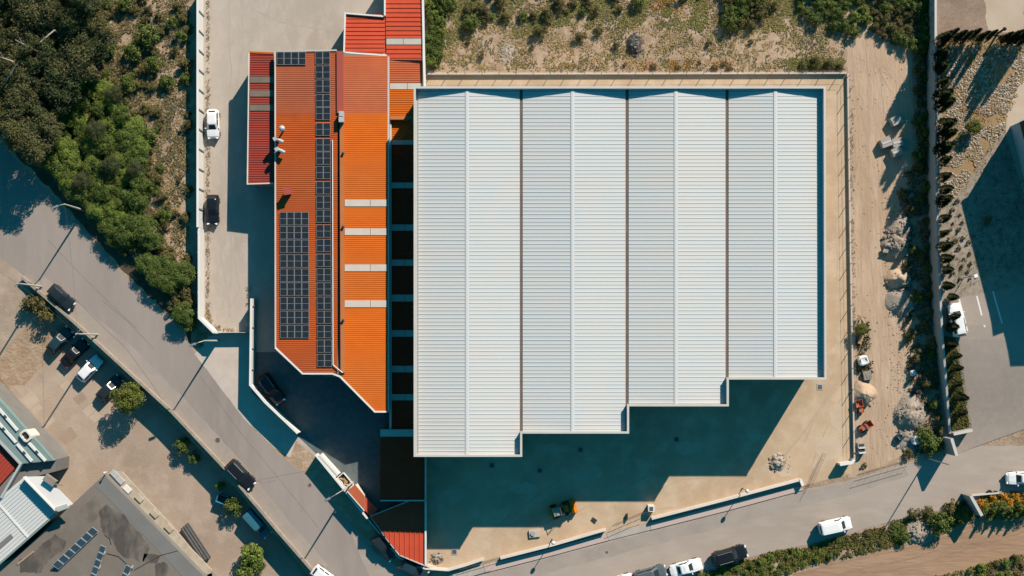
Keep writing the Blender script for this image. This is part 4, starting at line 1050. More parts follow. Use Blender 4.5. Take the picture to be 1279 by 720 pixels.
# wheel loader in the warehouse yard
def loader():
    p = P(701.5, 637, .8); t = thing('wheel_loader', 'small yellow wheel loader with grey bonnet standing in the shaded warehouse yard', 'loader', (p.x, p.y, .015), R(17))
    B = lambda nm, m, *boxes: [None for _ in [0]] and None
    mb = MB(); mb.box((-.75, 0, .8), (1.5, 1.25, .75)); mb.box((-1.35, 0, .75), (.35, 1.5, .8)); mb.box((.45, 0, .7), (.9, .8, .45)); mb.build('chassis', 'machine_yellow', t, local=True)
    mb = MB(); mb.rings([[Vector((x, y, 1.18)) for x, y in ((-1.2, -.55), (-.1, -.55), (-.1, .55), (-1.2, .55))], [Vector((x, y, 1.5)) for x, y in ((-1.1, -.48), (-.2, -.48), (-.2, .48), (-1.1, .48))]]); mb.build('bonnet', 'machine_grey', t, local=True)
    mb = MB(); mb.box((.1, 0, 1.25), (.45, .5, .2)); mb.box((-.08, 0, 1.5), (.1, .5, .45)); mb.build('seat', 'debris_dark', t, local=True)
    mb = MB()
    for y in (-.5, .5): mb.tube((-.15, y, 1.1), (-.15, y, 2.1), .04); mb.tube((.5, y, 1.0), (-.15, y, 2.1), .03)
    mb.tube((-.15, -.5, 2.1), (-.15, .5, 2.1), .04); mb.build('roll_bar', 'dark_steel', t, local=True)
    mb = MB()
    for y in (-.45, .45): mb.tube((.5, y, .9), (1.35, y, .45), .07)
    mb.build('arms', 'dark_steel', t, local=True)
    mb = MB(); mb.rings([[Vector((1.2, y, .1)), Vector((1.95, y, .1)), Vector((1.95, y, .18)), Vector((1.5, y, .25)), Vector((1.42, y, .75)), Vector((1.7, y, 1.0)), Vector((1.55, y, 1.05)), Vector((1.2, y, .8))] for y in (-.85, .85)])
    for y in (-.83, .83): mb.box((1.6, y, .5), (.6, .05, .7))
    mb.build('bucket', 'machine_yellow', t, local=True)
    t.scale = (1.06, 1.06, 1.06)
    for x in (-.95, .72):
        for y in (-.72, .72):
            mb = MB(); mb.tube((x, y - .16, .42), (x, y + .16, .42), .42, .42, 16); w = mb.build('wheel', 'tyre', t, local=True)
            mb = MB(); mb.tube((x, y - .17, .42), (x, y + .17, .42), .2, .2, 10); mb.build('rim', 'machine_yellow', w, local=True)
loader()
def barrow(u, v, rz, label, m):
    p = P(u, v, .4); t = thing('site_dumper', label, 'dumper', (p.x, p.y, .01), rz); t.scale = (.86, .86, .86)
    mb = MB(); mb.box((-.5, 0, .6), (1.1, .8, .5)); mb.box((-.55, 0, .95), (.5, .5, .3)); mb.build('engine', m, t, local=True)
    mb = MB(); q = lambda z, s: [Vector((.55 + x * s, y * s, z)) for x, y in ((-.55, -.55), (.6, -.55), (.6, .55), (-.55, .55))]
    mb.rings([q(.5, .7), q(1.05, 1.05), q(1.05, .95), q(.58, .62)]); mb.build('skip', m, t, local=True)
    mb = MB(); mb.box((-.05, 0, .9), (.3, .5, .5)); mb.build('seat', 'debris_dark', t, local=True)
    for x, r in ((-.7, .3), (.5, .38)):
        for y in (-.5, .5):
            mb = MB(); mb.tube((x, y - .12, r), (x, y + .12, r), r, r, 14); mb.build('wheel', 'tyre', t, local=True)
barrow(1080.5, 533, R(35), 'orange site dumper beside the fence at the mouth of the dirt track', 'machine_orange')
barrow(1073, 508.5, R(100), 'half buried orange mixer lying on pale sand by the fence', 'machine_orange')
p = P(1075.5, 560, .5); cm = thing('generator', 'grey open box machine wedged against the end of the fence', 'generator', (p.x, p.y, 0), R(95))
mb = MB(); mb.box((0, 0, .45), (1.5, 1.0, .8)); mb.build('casing', 'machine_grey', cm, local=True)
mb = MB(); mb.box((-.2, 0, .87), (.5, .8, .04)); mb.box((.45, 0, .87), (.3, .7, .06)); mb.build('vent_grille', 'debris_dark', cm, local=True)
mb = MB(); mb.box((.05, 0, 1.0), (.12, .9, .22)); mb.box((-.6, 0, .92), (.2, .9, .12)); mb.build('lid', 'plastic_white', cm, local=True)
mb = MB()
for y in (-.5, .5): mb.tube((-.4, y - .08, .22), (-.4, y + .08, .22), .22, .22, 12)
mb.build('wheel', 'tyre', cm, local=True)

# ------------------------------------------------------------------ poles and lamps
def lamp(base, top_h, arm, label, arm_end, m='pole_concrete', r=.16):
    """base px, pole height, end of the arm px at arm height"""
    z0 = zf(*base) if lot_side(*base) < 0 else zf(*base)
    b = P(base[0], base[1], z0); t = thing('street_lamp', label, 'street lamp', (b.x, b.y, z0))
    mb = MB(); mb.tube((b.x, b.y, z0 - .1), (b.x, b.y, z0 + top_h), r, r * .55, 10); mb.build('pole', m, t)
    e = P(arm_end[0], arm_end[1], z0 + top_h + .45); k = Vector((b.x, b.y, z0 + top_h - .15))
    mb = MB(); mb.tube(k, k.lerp(e, .55) + Vector((0, 0, .2)), .06, .055, 8); mb.tube(k.lerp(e, .55) + Vector((0, 0, .2)), e, .055, .05, 8); mb.build('arm', 'steel', t)
    d = (e - k); d.z = 0; d.normalize(); mb = MB(); rz = math.atan2(d.y, d.x)
    c = e + d * .3; mb.box(c, (.85, .32, .14), rz); mb.box(c + d * -.1 + Vector((0, 0, .09)), (.5, .22, .08), rz); mb.build('lamp_head', 'steel', t)
    return t
lamp((105, 263), 7.2, 0, 'street lamp leaning out of the dark thicket over the diagonal road', (71, 258))
lamp((272, 426), 7.2, 0, 'street lamp at the chamfered corner of the white yard wall', (243, 430))
lamp((440.5, 602.5), 8.0, 0, 'tall street lamp over the road beside the white skip and gate hut', (411, 623))
def pole(base, hh, label, m='timber', arm=None, r=.13, name='utility_pole', cat='utility pole'):
    z0 = zf(*base); b = P(base[0], base[1], z0); t = thing(name, label, cat, (b.x, b.y, z0))
    mb = MB(); mb.tube((b.x, b.y, z0 - .1), (b.x, b.y, z0 + hh), r, r * .7, 10); mb.build('pole', m, t)
    mb = MB()
    if arm:
        mb.box((b.x, b.y, z0 + hh - .35), (1.3, .1, .1), arm)
        for s in (-.55, 0, .55): mb.tube((b.x + s * math.cos(arm), b.y + s * math.sin(arm), z0 + hh - .3), (b.x + s * math.cos(arm), b.y + s * math.sin(arm), z0 + hh - .08), .05, .03, 6)
        mb.build('crossarm', 'steel', t)
    return t
pole((52, 358), 8.0, 'slim concrete utility pole by the bush where the retaining wall begins', 'pole_concrete', R(40))
pole((122, 418), 8.0, 'concrete utility pole rising beside the parked cars at the retaining wall', 'pole_concrete', R(50))
pole((1157.5, 573), 8.2, 'tall thin pole at the corner of the dirt track and the south road', 'steel', r=.09)
def cable(label, a, b, za_, zb_, sag):
    a, b = P(*a, zf(*a)), P(*b, zf(*b)); a.z += za_; b.z += zb_; pts = []
    for i in range(15):
        t = i / 14; p = a.lerp(b, t); p.z -= sag * 4 * t * (1 - t); pts.append(p)
    t = thing('overhead_cable', label, 'cable', (a.x, a.y, a.z)); mb = MB(); mb.path(pts, .012, 5); mb.build('strand', 'dark_steel', t)
cable('overhead cable strung between the two utility poles along the retaining wall', (52, 358), (122, 418), 7.6, 7.6, .4)
cable('overhead cable crossing the road from the thicket lamp to the parked cars pole', (105, 263), (122, 418), 7.0, 7.5, .5)
def globe_lamp(u, v, label):
    b = P(u, v, .1); t = thing('globe_lamp', label, 'lamp post', (b.x, b.y, .1))
    mb = MB(); mb.tube((b.x, b.y, .1), (b.x, b.y, 3.0), .06, .045, 8); mb.tube((b.x, b.y, .1), (b.x, b.y, .35), .12, .09, 8); mb.build('pole', 'steel', t)
    mb = MB(); mb.ball((b.x, b.y, 3.22), .27, 14, 10); mb.build('globe', 'plastic_white', t)
globe_lamp(690, 673.5, 'white globe lamp on the pavement west of the vehicle gate')
globe_lamp(927.5, 610, 'white globe lamp on the pavement east of the vehicle gate')
b = G(1204, 347); t = thing('flood_light', 'slim flood light pole with white head at the edge of the gravel plot', 'light pole', b)
mb = MB(); mb.tube(b, b + Vector((0, 0, 4.0)), .06, .05, 8); mb.build('pole', 'steel', t)
mb = MB(); mb.box(b + Vector((0, 0, 4.05)), (.5, .42, .16), .3); mb.build('lamp_head', 'lamp_glass', t)
# trunk-like dark post in the row of conifers
p = G(1246, 42); t = thing('dark_post', 'round topped dark post standing in the cypress row by bare soil', 'post', p)
mb = MB(); mb.tube(p, p + Vector((0, 0, 2.2)), .16, .14, 10); mb.ball(p + Vector((0, 0, 2.3)), .28, 10, 7); mb.build('shaft', 'debris_dark', t)

# manholes and yard drains
def flat_cover(u, v, label, name, cat, rr, m, sq=False, group=None, lift=.02):
    z0 = zf(u, v); p = P(u, v, z0); t = thing(name, label, cat, (p.x, p.y, z0), group=group)
    mb = MB()
    if sq:
        mb.box((p.x, p.y, z0 + lift + .015), (rr * 2, rr * 2, .05)); mb.build('frame', 'conc_block', t); mb = MB(); mb.box((p.x, p.y, z0 + lift + .03), (rr * 1.3, rr * 1.3, .05)); mb.build('cover', m, t)
    else:
        mb.tube((p.x, p.y, z0 - .02), (p.x, p.y, z0 + lift + .01), rr, rr, 18); mb.build('frame', 'conc_block', t); mb = MB(); mb.tube((p.x, p.y, z0), (p.x, p.y, z0 + lift + .02), rr * .82, rr * .82, 18); mb.build('cover', m, t)
flat_cover(272, 550, 'round iron manhole cover in the diagonal road uphill of the black SUV', 'manhole_cover', 'manhole', .42, 'iron')
flat_cover(387, 606, 'small dark manhole cover in the road near the shaded strip', 'manhole_cover', 'manhole', .3, 'iron')
flat_cover(758, 690, 'small rusty valve cover in the south road below the vehicle gate', 'manhole_cover', 'manhole', .22, 'iron')
for u, v, lab in ((725, 562, 'square drain cover under the second step of the warehouse'), (674, 588, 'square drain cover in the shaded yard nearest the loader'), (845, 549, 'square drain cover under the third step of the warehouse'), (1024, 483.5, 'square drain cover in sunlight at the warehouse corner'), (614.5, 581.5, 'square drain cover near the low south edge of the warehouse'), (567.5, 689.5, 'square drain cover near the curved white wall')):
    flat_cover(u, v, lab, 'drain_cover', 'drain', .42, 'dark_steel', True)
def litter(u, v, d, rz, label, name, cat, m):
    z0 = zf(u, v); p = P(u, v, z0); t = thing(name, label, cat, (p.x, p.y, z0))
    mb = MB(); mb.box((p.x, p.y, z0 + .02 + d[2] / 2), d, rz)
    mb.box((p.x + d[0] * .1, p.y + .05, z0 + .02 + d[2] + .02), (d[0] * .6, d[1] * .5, .04), rz + .2); mb.build('block', m, t)
litter(742.5, 649, (.75, .3, .25), R(-40), 'dark plank end lying on the sand inside the front wall', 'plank', 'plank', 'debris_dark')
litter(783, 645, (.2, .8, .5), 0, 'short dark upright block by the vehicle gate track', 'gate_stop', 'gate stop', 'debris_dark')
# concrete blocks on the dirt track
for (u, v, a, lab) in ((1120, 150, 28, 'single concrete block lying apart from the other three on the dirt track'), (1107.5, 178, 20, 'concrete block of the cluster closest to the warehouse'), (1121.5, 178, 12, 'concrete block at the top of the cluster by the dark bank'), (1121, 189.5, 24, 'concrete block at the bottom of the cluster by the dark bank')):
    p = P(u, v, 1); t = thing('concrete_block', lab, 'concrete block', (p.x, p.y, 0), R(a), 'concrete blocks on the dirt track')
    mb = MB(); mb.box((0, 0, .5), (1.45, 1.2, 1.0)); mb.build('block', 'conc_block', t, local=True)
    mb = MB(); mb.box((0, 0, 1.02), (1.3, .3, .05)); mb.build('lifting_rib', 'kerb_concrete', t, local=True)

# ------------------------------------------------------------------ rubble
def mound(name, label, cat, u, v, a, b, hh, m, n_rocks=60, rm='rubble_stones', rz=0.0, rock=(.12, .4), seed=0):
    z0 = zf(u, v); p = P(u, v, z0); t = thing(name, label, cat, (p.x, p.y, z0))
    random.seed(seed + 100)
    nr, na = 9, 34; rings = []
    for k in range(nr + 1):
        s = 1 - k / nr; ring = []
        for i in range(na):
            an = 2 * math.pi * i / na
            w = 1 + .28 * noise.noise(Vector((math.cos(an) * 1.3, math.sin(an) * 1.3, seed * 3.1)))
            x, y = math.cos(an) * a * s * w, math.sin(an) * b * s * w
            zz = hh * (1 - s ** 1.6) * (1 + .35 * noise.noise(Vector((x * 1.1, y * 1.1, seed)))) + .16 * noise.noise(Vector((x * 3, y * 3, seed + 5))) * min(1, 4 * (1 - s))
            x, y = x * math.cos(rz) - y * math.sin(rz), x * math.sin(rz) + y * math.cos(rz)
            ring.append(Vector((p.x + x, p.y + y, z0 - .03 + max(0, zz))))
        rings.append(ring)
    mb = MB(); mb.rings(rings, cap=False); mb.build('heap', m, t, smooth=True)
    if n_rocks:
        mb = MB()
        for i in range(int(n_rocks * .65)):
            an = ru(0, 6.28); s = math.sqrt(rnd()) * 1.05; x, y = math.cos(an) * a * s, math.sin(an) * b * s
            x, y = x * math.cos(rz) - y * math.sin(rz), x * math.sin(rz) + y * math.cos(rz)
            r = ru(*rock) * ru(.35, .9)
            mb.ball((p.x + x, p.y + y, z0 + hh * max(0, 1 - s ** 1.6) + r * .2), r, 5, 3, (ru(.7, 1.5), ru(.7, 1.2), ru(.3, .6)), .35)
        o = mb.build('rubble', rm, t); o['kind'] = 'stuff'
    return t
mound('rubble_pile', 'pale rubble pile beside the dark bank, uppermost of the piles on the track', 'rubble pile', 1122, 285, 2.0, 2.4, 1.0, 'pale_rock', 70, seed=1)
mound('rubble_pile', 'jagged pile of broken slabs below the uppermost rubble pile', 'rubble pile', 1119, 307, 2.3, 1.9, 1.3, 'pale_rock', 120, rock=(.2, .55), seed=2)
mound('dirt_pile', 'smooth sandy mound with one shaded hollow between the slab pile and grey heap', 'dirt pile', 1121, 349, 1.9, 1.5, 1.3, 'track_dirt', 14, seed=3)
mound('rubble_pile', 'grey heap of broken concrete and bars halfway along the dirt track', 'rubble pile', 1127, 378, 2.2, 2.4, .8, 'grey_sand', 70, rock=(.1, .3), seed=4)
mound('dirt_pile', 'sand pile against the fence with a dark shaded side', 'dirt pile', 1078, 492, 1.8, 1.9, 1.3, 'track_dirt', 10, seed=5)
mound('rubble_pile', 'big pale rubble pile near the mouth of the dirt track', 'rubble pile', 1136, 517, 2.4, 2.6, 1.3, 'pale_rock', 90, rock=(.1, .35), seed=6)
mound('rubble_pile', 'low grey spread of rubble beside the road end of the dirt track', 'rubble pile', 1137, 548, 2.2, 2.0, .4, 'grey_sand', 50, seed=7)
mound('rubble_pile', 'rocky heap in the green verge between the van and the slab wall', 'rubble pile', 1146, 665, 2.2, 1.6, .7, 'pale_rock', 130, rock=(.12, .36), seed=8)
mound('rubble_pile', 'dark stony heap in the weedy field north of the warehouse', 'rubble pile', 792, 57, 1.1, 1.6, .8, 'debris_dark', 110, rm='dark_stones', seed=9)
mound('rubble_pile', 'small pile of stones on the sandy yard near the front wall end', 'rubble pile', 971, 577, 1.1, 1.4, .6, 'rock', 40, seed=10)
mound('rubble_pile', 'scatter of broken pieces inside the curved white wall', 'rubble pile', 546, 697, 1.1, .9, .35, 'pale_rock', 40, rock=(.1, .3), seed=11)
mound('dirt_pile', 'low tan spoil mound in the scrub slope next to the road lamp', 'dirt pile', 176, 316, 1.3, 1.1, .9, 'track_dirt', 8, seed=12)
mound('rubble_pile', 'whitish patch of stones in the field close to the tiled building', 'rubble pile', 633, 66, 1.3, 1.8, .15, 'rock', 80, rock=(.06, .2), seed=13)
random.seed(21)
def bag(u, v, s, label, m='plastic_white', name='bulk_bag', cat='bag', rz=.3):
    z0 = zf(u, v); p = P(u, v, z0 + s * .5); t = thing(name, label, cat, (p.x, p.y, z0), rz)
    mb = MB(); q = lambda k, z: [Vector((x * k, y * k, z)) for x, y in ((-.5, -.32), (-.32, -.5), (.32, -.5), (.5, -.32), (.5, .32), (.32, .5), (-.32, .5), (-.5, .32))]
    mb.rings([[a * s for a in q(.9, 0)], [a * s for a in q(1.12, .35)], [a * s for a in q(1.0, .8)], [a * s for a in q(.75, .86)], [a * s for a in q(.3, .8)]]); mb.build('sack', m, t, local=True)
    mb = MB()
    for x in (-.35, .35): mb.tube((x * s, -.3 * s, .8 * s), (x * s, .3 * s, .95 * s), .04, .04, 5)
    mb.build('straps', 'conc_block', t, local=True)
bag(1078, 450.5, 1.25, 'white bulk bag standing by the fence above a concrete slab')
bag(1140.5, 466, .75, 'white sack on the verge of the dark bank opposite the fence')
bag(1143.5, 550, 1.1, 'pale crate on the rubble by the road end of the dirt track')
bag(1124, 546, .9, 'dark slab box on grey rubble near the track mouth', 'car_teal', 'slab_box', 'box', .6)
litter(1082, 469, (1.1, 1.2, .6), R(10), 'tan block of concrete below the white bulk bag', 'concrete_slab', 'slab', 'plaster')
litter(1074, 424, (.5, 1.3, .5), R(-20), 'orange brown timber scraps against the fence', 'scrap_timber', 'timber', 'verge_dry')
random.seed(23)
def debris(u, v, label, m, n=14, r=.9):
    z0 = zf(u, v); p = P(u, v, z0); t = thing('scrap_heap', label, 'scrap', (p.x, p.y, z0))
    mb = MB()
    for k in range(n): mb.box((p.x + ru(-r, r), p.y + ru(-r, r) * .8, z0 + ru(.1, .5)), (ru(.3, 1.3), ru(.06, .4), ru(.04, .15)), ru(0, 3.1), ru(-.3, .3), ru(-.3, .3))
    mb.build('pieces', m, t)
debris(1141, 495, 'tangle of dark scrap between two rubble piles at the bank', 'debris_dark')
debris(1127, 372, 'loose grey bars lying on top of the grey heap', 'steel', 10, 1.1)
debris(1074, 402, 'broken boards leaning at the fence beside green weeds', 'timber', 10, .6)

# slab walls beside the road at the east side
def slab_wall(name, label, a, b, z, th, zb, m='conc_block'):
    a, b = P(*a, z), P(*b, z); t = thing(name, label, 'wall', ((a.x + b.x) / 2, (a.y + b.y) / 2, zb))
    mb = MB(); wall_mesh(mb, [a, b], th, [zb] * 2, [z] * 2); mb.build('masonry', m, t)
    mb = MB(); wall_mesh(mb, [a, b], th + .06, [z + .004] * 2, [z + .06] * 2); mb.build('coping', 'cap_metal', t)
slab_wall('gate_wall', 'thick slanted slab wall at the end of the cypress hedge by the road', (1188.5, 548), (1195, 569.5), 3.8, .35, -.2)
slab_wall('gate_wall', 'short pale slab wall stub beside the lot entrance', (1191, 542.5), (1214.5, 537.5), 1.6, .35, .2)
slab_wall('gate_wall', 'thick slanted slab wall at the end of the orange flowering hedge', (1212.5, 619.5), (1226.5, 644.5), 3.0, .35, -.2)
slab_wall('kerb_wall', 'low wall behind the two tyres along the flowering hedge', (1214, 619), (1248, 616), .5, .15, -.1, 'kerb_concrete')
for u, v, lab in ((1236, 616, 'dark tyre lying by the low wall closer to the slab wall'), (1243.5, 617, 'dark tyre lying by the low wall closer to the orange bushes')):
    p = P(u, v, .2); t = thing('loose_tyre', lab, 'tyre', (p.x, p.y, 0), group='tyres lying by the road')
    mb = MB(); rings = []
    for i in range(17):
        an = 2 * math.pi * i / 16; c = Vector((math.cos(an), math.sin(an), 0))
        rings.append([Vector((p.x, p.y, .15)) + c * (.32 + .11 * math.cos(q)) + Vector((0, 0, .11 * math.sin(q))) for q in (0, 1.05, 2.1, 3.14, 4.19, 5.24)])
    mb.rings(rings, cap=False); mb.build('rubber', 'tyre', t)

# ------------------------------------------------------------------ plants
def leaf_quads(mb, c, n, spread, size, upright=0.0, droop=0.0):
    for _ in range(n):
        while True:
            d = Vector((ru(-1, 1), ru(-1, 1), ru(-1, 1)))
            if .05 < d.length < 1: break
        d = d.normalized() * (d.length ** .6)
        p = c + Vector((d.x * spread.x, d.y * spread.y, d.z * spread.z))
        nrm = (d + Vector((ru(-.9, .9), ru(-.9, .9), ru(-.3, 1.1)))).normalized()
        a = nrm.orthogonal().normalized(); a = Matrix.Rotation(ru(0, 6.28), 3, nrm) @ a; b = nrm.cross(a)
        s = size * ru(.6, 1.3)
        a = a * s; b = b * s * ru(.45, .75)
        mb.face([p - a * .6, p + b * .5, p + a * .7, p - b * .5])
def crown_mesh(seed, rx, rz, z0, clumps, leaves, size, hollow=.55):
    random.seed(seed); mb = MB(); out = []
    for i in range(clumps):
        while True:
            d = Vector((ru(-1, 1), ru(-1, 1), ru(-.75, 1)))
            if hollow < d.length < 1: break
        s = ru(.22, .42) * rx
        c = Vector((d.x * rx * .82, d.y * rx * .82, z0 + rz + d.z * rz * .85)); out.append(c)
        leaf_quads(mb, c, leaves, Vector((s, s, s * .65)), size)
    return mb, out
def tree_proto(seed, name, leafm, rx, rz, z0, clumps, leaves, size, bark='bark', tr=.16):
    t = thing(name, 'x', 'tree', (0, 0, 0))
    mb, cl = crown_mesh(seed, rx, rz, z0, clumps, int(leaves * 1.9), size * .7); mb.build('crown', leafm, t, local=True)
    mb = MB(); top = Vector((ru(-.2, .2), ru(-.2, .2), z0 + rz))
    mb.tube((0, 0, -.3), top, tr, tr * .5, 8)
    for c in cl[:9]:
        k = Vector((0, 0, 0)).lerp(top, ru(.45, .95)); mb.tube(k, c, tr * .35, tr * .1, 5)
    mb.build('trunk', bark, t, local=True)
    return t
def shrub_proto(seed, name, leafm, rx, rz, clumps, leaves, size):
    t = thing(name, 'x', 'bush', (0, 0, 0))
    mb, cl = crown_mesh(seed, rx, rz, -rz * .25, clumps, int(leaves * 1.5), size * .8, .25); mb.build('foliage', leafm, t, local=True)
    mb = MB()
    for c in cl[:7]: mb.tube((ru(-.1, .1), ru(-.1, .1), -.1), c, .045, .02, 5)
    mb.build('stem', 'bark', t, local=True)
    return t
def cypress_proto(seed, name, leafm, r, h, n, size):
    random.seed(seed); t = thing(name, 'x', 'cypress', (0, 0, 0)); mb = MB()
    for _ in range(n):
        s = rnd() ** .75; z = .15 + s * (h - .15); rr = r * (1 - s) ** .75 * (1 if s > .12 else .6 + s * 3.3) * ru(.65, 1.08); an = ru(0, 6.28)
        p = Vector((math.cos(an) * rr, math.sin(an) * rr, z)); out = Vector((math.cos(an), math.sin(an), 0))
        up = (Vector((0, 0, 1)) * ru(.5, 1.2) + out * ru(.2, .8)).normalized(); sd = Vector((-out.y, out.x, ru(-.3, .3)))
        k = size * ru(.6, 1.3); mb.face([p - sd * k * .35, p + up * k * .3 - sd * k * .1, p + up * k * 1.3, p + sd * k * .35])
    mb.build('crown', leafm, t, local=True)
    mb = MB(); mb.tube((0, 0, -.2), (0, 0, h * .8), .06, .02, 6); mb.build('trunk', 'bark', t, local=True)
    return t
PROTO = {
    'pine1': (tree_proto(1, 'pine_tree', 'leaf_pine', 2.6, 2.4, 2.8, 46, 95, .26), 5.4), 'pine2': (tree_proto(2, 'pine_tree', 'leaf_pine', 2.3, 2.6, 3.2, 40, 95, .24), 5.8),
    'olive1': (tree_proto(3, 'gum_tree', 'leaf_olive', 2.4, 2.0, 3.4, 36, 85, .26, 'pale_bark'), 5.4), 'olive2': (tree_proto(4, 'gum_tree', 'leaf_olive', 2.0, 1.8, 3.0, 30, 85, .24, 'pale_bark'), 5.0),
    'green1': (tree_proto(5, 'leafy_tree', 'leaf_green', 2.2, 1.7, 1.2, 44, 90, .24), 3.2), 'green2': (tree_proto(6, 'leafy_tree', 'leaf_green', 1.8, 1.5, 1.0, 38, 90, .22), 2.8),
    'lush': (tree_proto(7, 'round_tree', 'leaf_lush', 2.3, 1.6, 1.4, 48, 85, .27), 3.2),
    'yellow': (tree_proto(8, 'round_tree', 'leaf_yellow', 2.3, 1.7, 1.3, 48, 85, .27), 3.2),
    'scrub1': (shrub_proto(9, 'scrub_bush', 'leaf_scrub', 1.15, .8, 22, 60, .17), .9), 'scrub2': (shrub_proto(10, 'scrub_bush', 'leaf_scrub', .9, .6, 16, 60, .15), .7),
    'bush1': (shrub_proto(11, 'green_bush', 'leaf_green', 1.2, .85, 24, 65, .18), .9), 'bush2': (shrub_proto(12, 'green_bush', 'leaf_lush', 1.1, .8, 24, 60, .18), .9),
    'dry': (shrub_proto(13, 'dry_bush', 'leaf_dry', .9, .5, 16, 60, .14), .6), 'flower': (shrub_proto(14, 'flowering_bush', 'petal', .75, .6, 18, 60, .13), .8),
    'cyp1': (cypress_proto(15, 'cypress', 'leaf_cypress', .62, 4.2, 1500, .28), 2.2), 'cyp2': (cypress_proto(16, 'cypress', 'leaf_cypress', .55, 3.9, 1300, .27), 2.0),
}
used = set()
def plant(kind, u, v, s, label, cat, group=None, sz=None, zoff=0.0):
    src, ch = PROTO[kind]
    z0 = zf(u, v); sz = sz or s
    p = P(u, v, z0 + ch * sz * .9)
    return dup(src, (p.x, p.y, z0 + zoff), ru(0, 6.28), (s, s, sz), label, cat, group)
def inside(pt, poly):
    x, y = pt; c = False
    for (a, b), (d, e) in zip(poly, poly[1:] + poly[:1]):
        if (b > y) != (e > y) and x < (d - a) * (y - b) / (e - b) + a: c = not c
    return c
def scatter(poly, gap, seed, tries=4000, jit=None):
    random.seed(seed); out = []
    xs = [p[0] for p in poly]; ys = [p[1] for p in poly]
    for _ in range(tries):
        q = (ru(min(xs), max(xs)), ru(min(ys), max(ys)))
        if inside(q, poly) and all((q[0] - o[0]) ** 2 + (q[1] - o[1]) ** 2 > gap * gap for o in out): out.append(q)
    return out
# thicket in the upper corner
ZA = [(-40, -30), (98, -30), (128, 40), (95, 95), (70, 150), (48, 196), (25, 190), (0, 160), (-40, 110)]
for i, (u, v) in enumerate(scatter(ZA, 19, 31)):
    k = ['pine1', 'olive1', 'pine2', 'olive2', 'pine1'][i % 5]
    if 'olive' in k: plant(k, u, v, ru(.95, 1.3), 'tall olive green gum tree with pale limbs in the corner thicket', 'tree', 'gum trees in the thicket', sz=ru(.85, 1.2))
    else: plant(k, u, v, ru(.9, 1.25), 'tall dark pine with a dense crown in the corner thicket above the road bend', 'tree', 'pines in the thicket', sz=ru(.8, 1.2))
ZB = [(98, 85), (135, 105), (172, 150), (182, 200), (172, 265), (205, 310), (236, 345), (238, 408), (222, 392), (185, 345), (140, 298), (100, 250), (62, 205), (72, 150)]
for i, (u, v) in enumerate(scatter(ZB, 14.5, 32)):
    k = ['green1', 'green2', 'lush', 'green1', 'lush', 'pine2', 'green2'][i % 7] if v < 300 else ['green2', 'scrub1', 'green2', 'bush1'][i % 4]
    if k in ('green1', 'green2'): plant(k, u, v, ru(.6, 1.1), 'bright mid green leafy tree in the belt between the road and the scrub slope', 'tree', 'leafy trees in the roadside belt', sz=ru(.5, .8))
    elif k == 'lush': plant(k, u, v, ru(.6, .85), 'vivid green round tree among the leafy roadside belt', 'tree', 'vivid trees in the roadside belt', sz=ru(.45, .65))
    elif k == 'pine2': plant(k, u, v, ru(.55, .75), 'small dark pine among the leafy trees of the roadside belt', 'tree', 'small pines in the roadside belt', sz=.5)
    else: plant(k, u, v, ru(1.0, 1.5), 'low bush at the narrow lower end of the roadside belt', 'bush', 'bushes at the lower end of the roadside belt')
for i, (u, v) in enumerate(scatter([(q[0] + 6, q[1]) for q in ZB], 11, 36)):
    if i % 3 == 0: plant('scrub1', u, v, ru(.6, 1.1), 'olive undergrowth bush between the leafy trees of the roadside belt', 'bush', 'undergrowth of the roadside belt')
for i, (u, v) in enumerate(scatter(ZA, 26, 37)): plant('bush1', u, v, ru(.9, 1.5), 'green bush filling a gap under the pines of the corner thicket', 'bush', 'undergrowth of the corner thicket')
ZC = [(130, -20), (236, -20), (236, 330), (205, 305), (178, 255), (185, 195), (172, 145), (128, 98), (118, 60)]
for i, (u, v) in enumerate(scatter(ZC, 13, 33)):
    if noise.noise(Vector((u * .022, v * .022, 3))) < -.12 and rnd() < .85: continue
    if u > 190 and rnd() < .35: continue
    k = ['scrub1', 'scrub2', 'bush1', 'scrub2', 'scrub1'][i % 5]
    if k == 'bush1': plant(k, u, v, ru(.6, 1.3), 'fresh green bush on the sandy scrub slope beside the white wall', 'bush', 'green bushes on the scrub slope')
    else: plant(k, u, v, ru(.45, 1.1), 'low dull olive scrub bush on the sandy slope beside the white wall', 'bush', 'scrub on the sandy slope')
for u, v, s in ((185, 45, 1.5), (165, 65, 1.3), (208, 102, 1.0), (232, 98, .8), (195, 300, 1.0), (226, 395, 1.2)):
    plant('bush1', u, v, s, 'fresh green bush on the sandy scrub slope beside the white wall', 'bush', 'green bushes on the scrub slope')
plant('dry', 93, 60, 2.2, 'greyish brown dry bush inside the dark thicket', 'bush')
# bare pale trunks showing through the thicket
for i, (a, b, lab) in enumerate((((68, 38), (50, 53), 'pale bare trunk leaning across the dark thicket, highest of the four'), ((40, 61), (19, 50), 'pale bare trunk running level in the dark thicket'), ((16, 77), (-4, 70), 'pale bare trunk at the picture edge of the thicket'), ((5, 105), (19, 84), 'pale bare trunk leaning steeply in the dark thicket'))):
    p, q = P(*a, 7.2), P(*b, 8.2); t = thing('bare_tree', lab, 'tree', (p.x + .6, p.y - .3, 0))
    mb = MB(); mb.tube((p.x + .6, p.y - .3, -.2), p, .16, .12, 8); mb.tube(p, q, .12, .06, 7); mb.tube(p.lerp(q, .6), q + Vector((.5, .6, .4)), .05, .02, 5); mb.build('trunk', 'pale_bark', t)
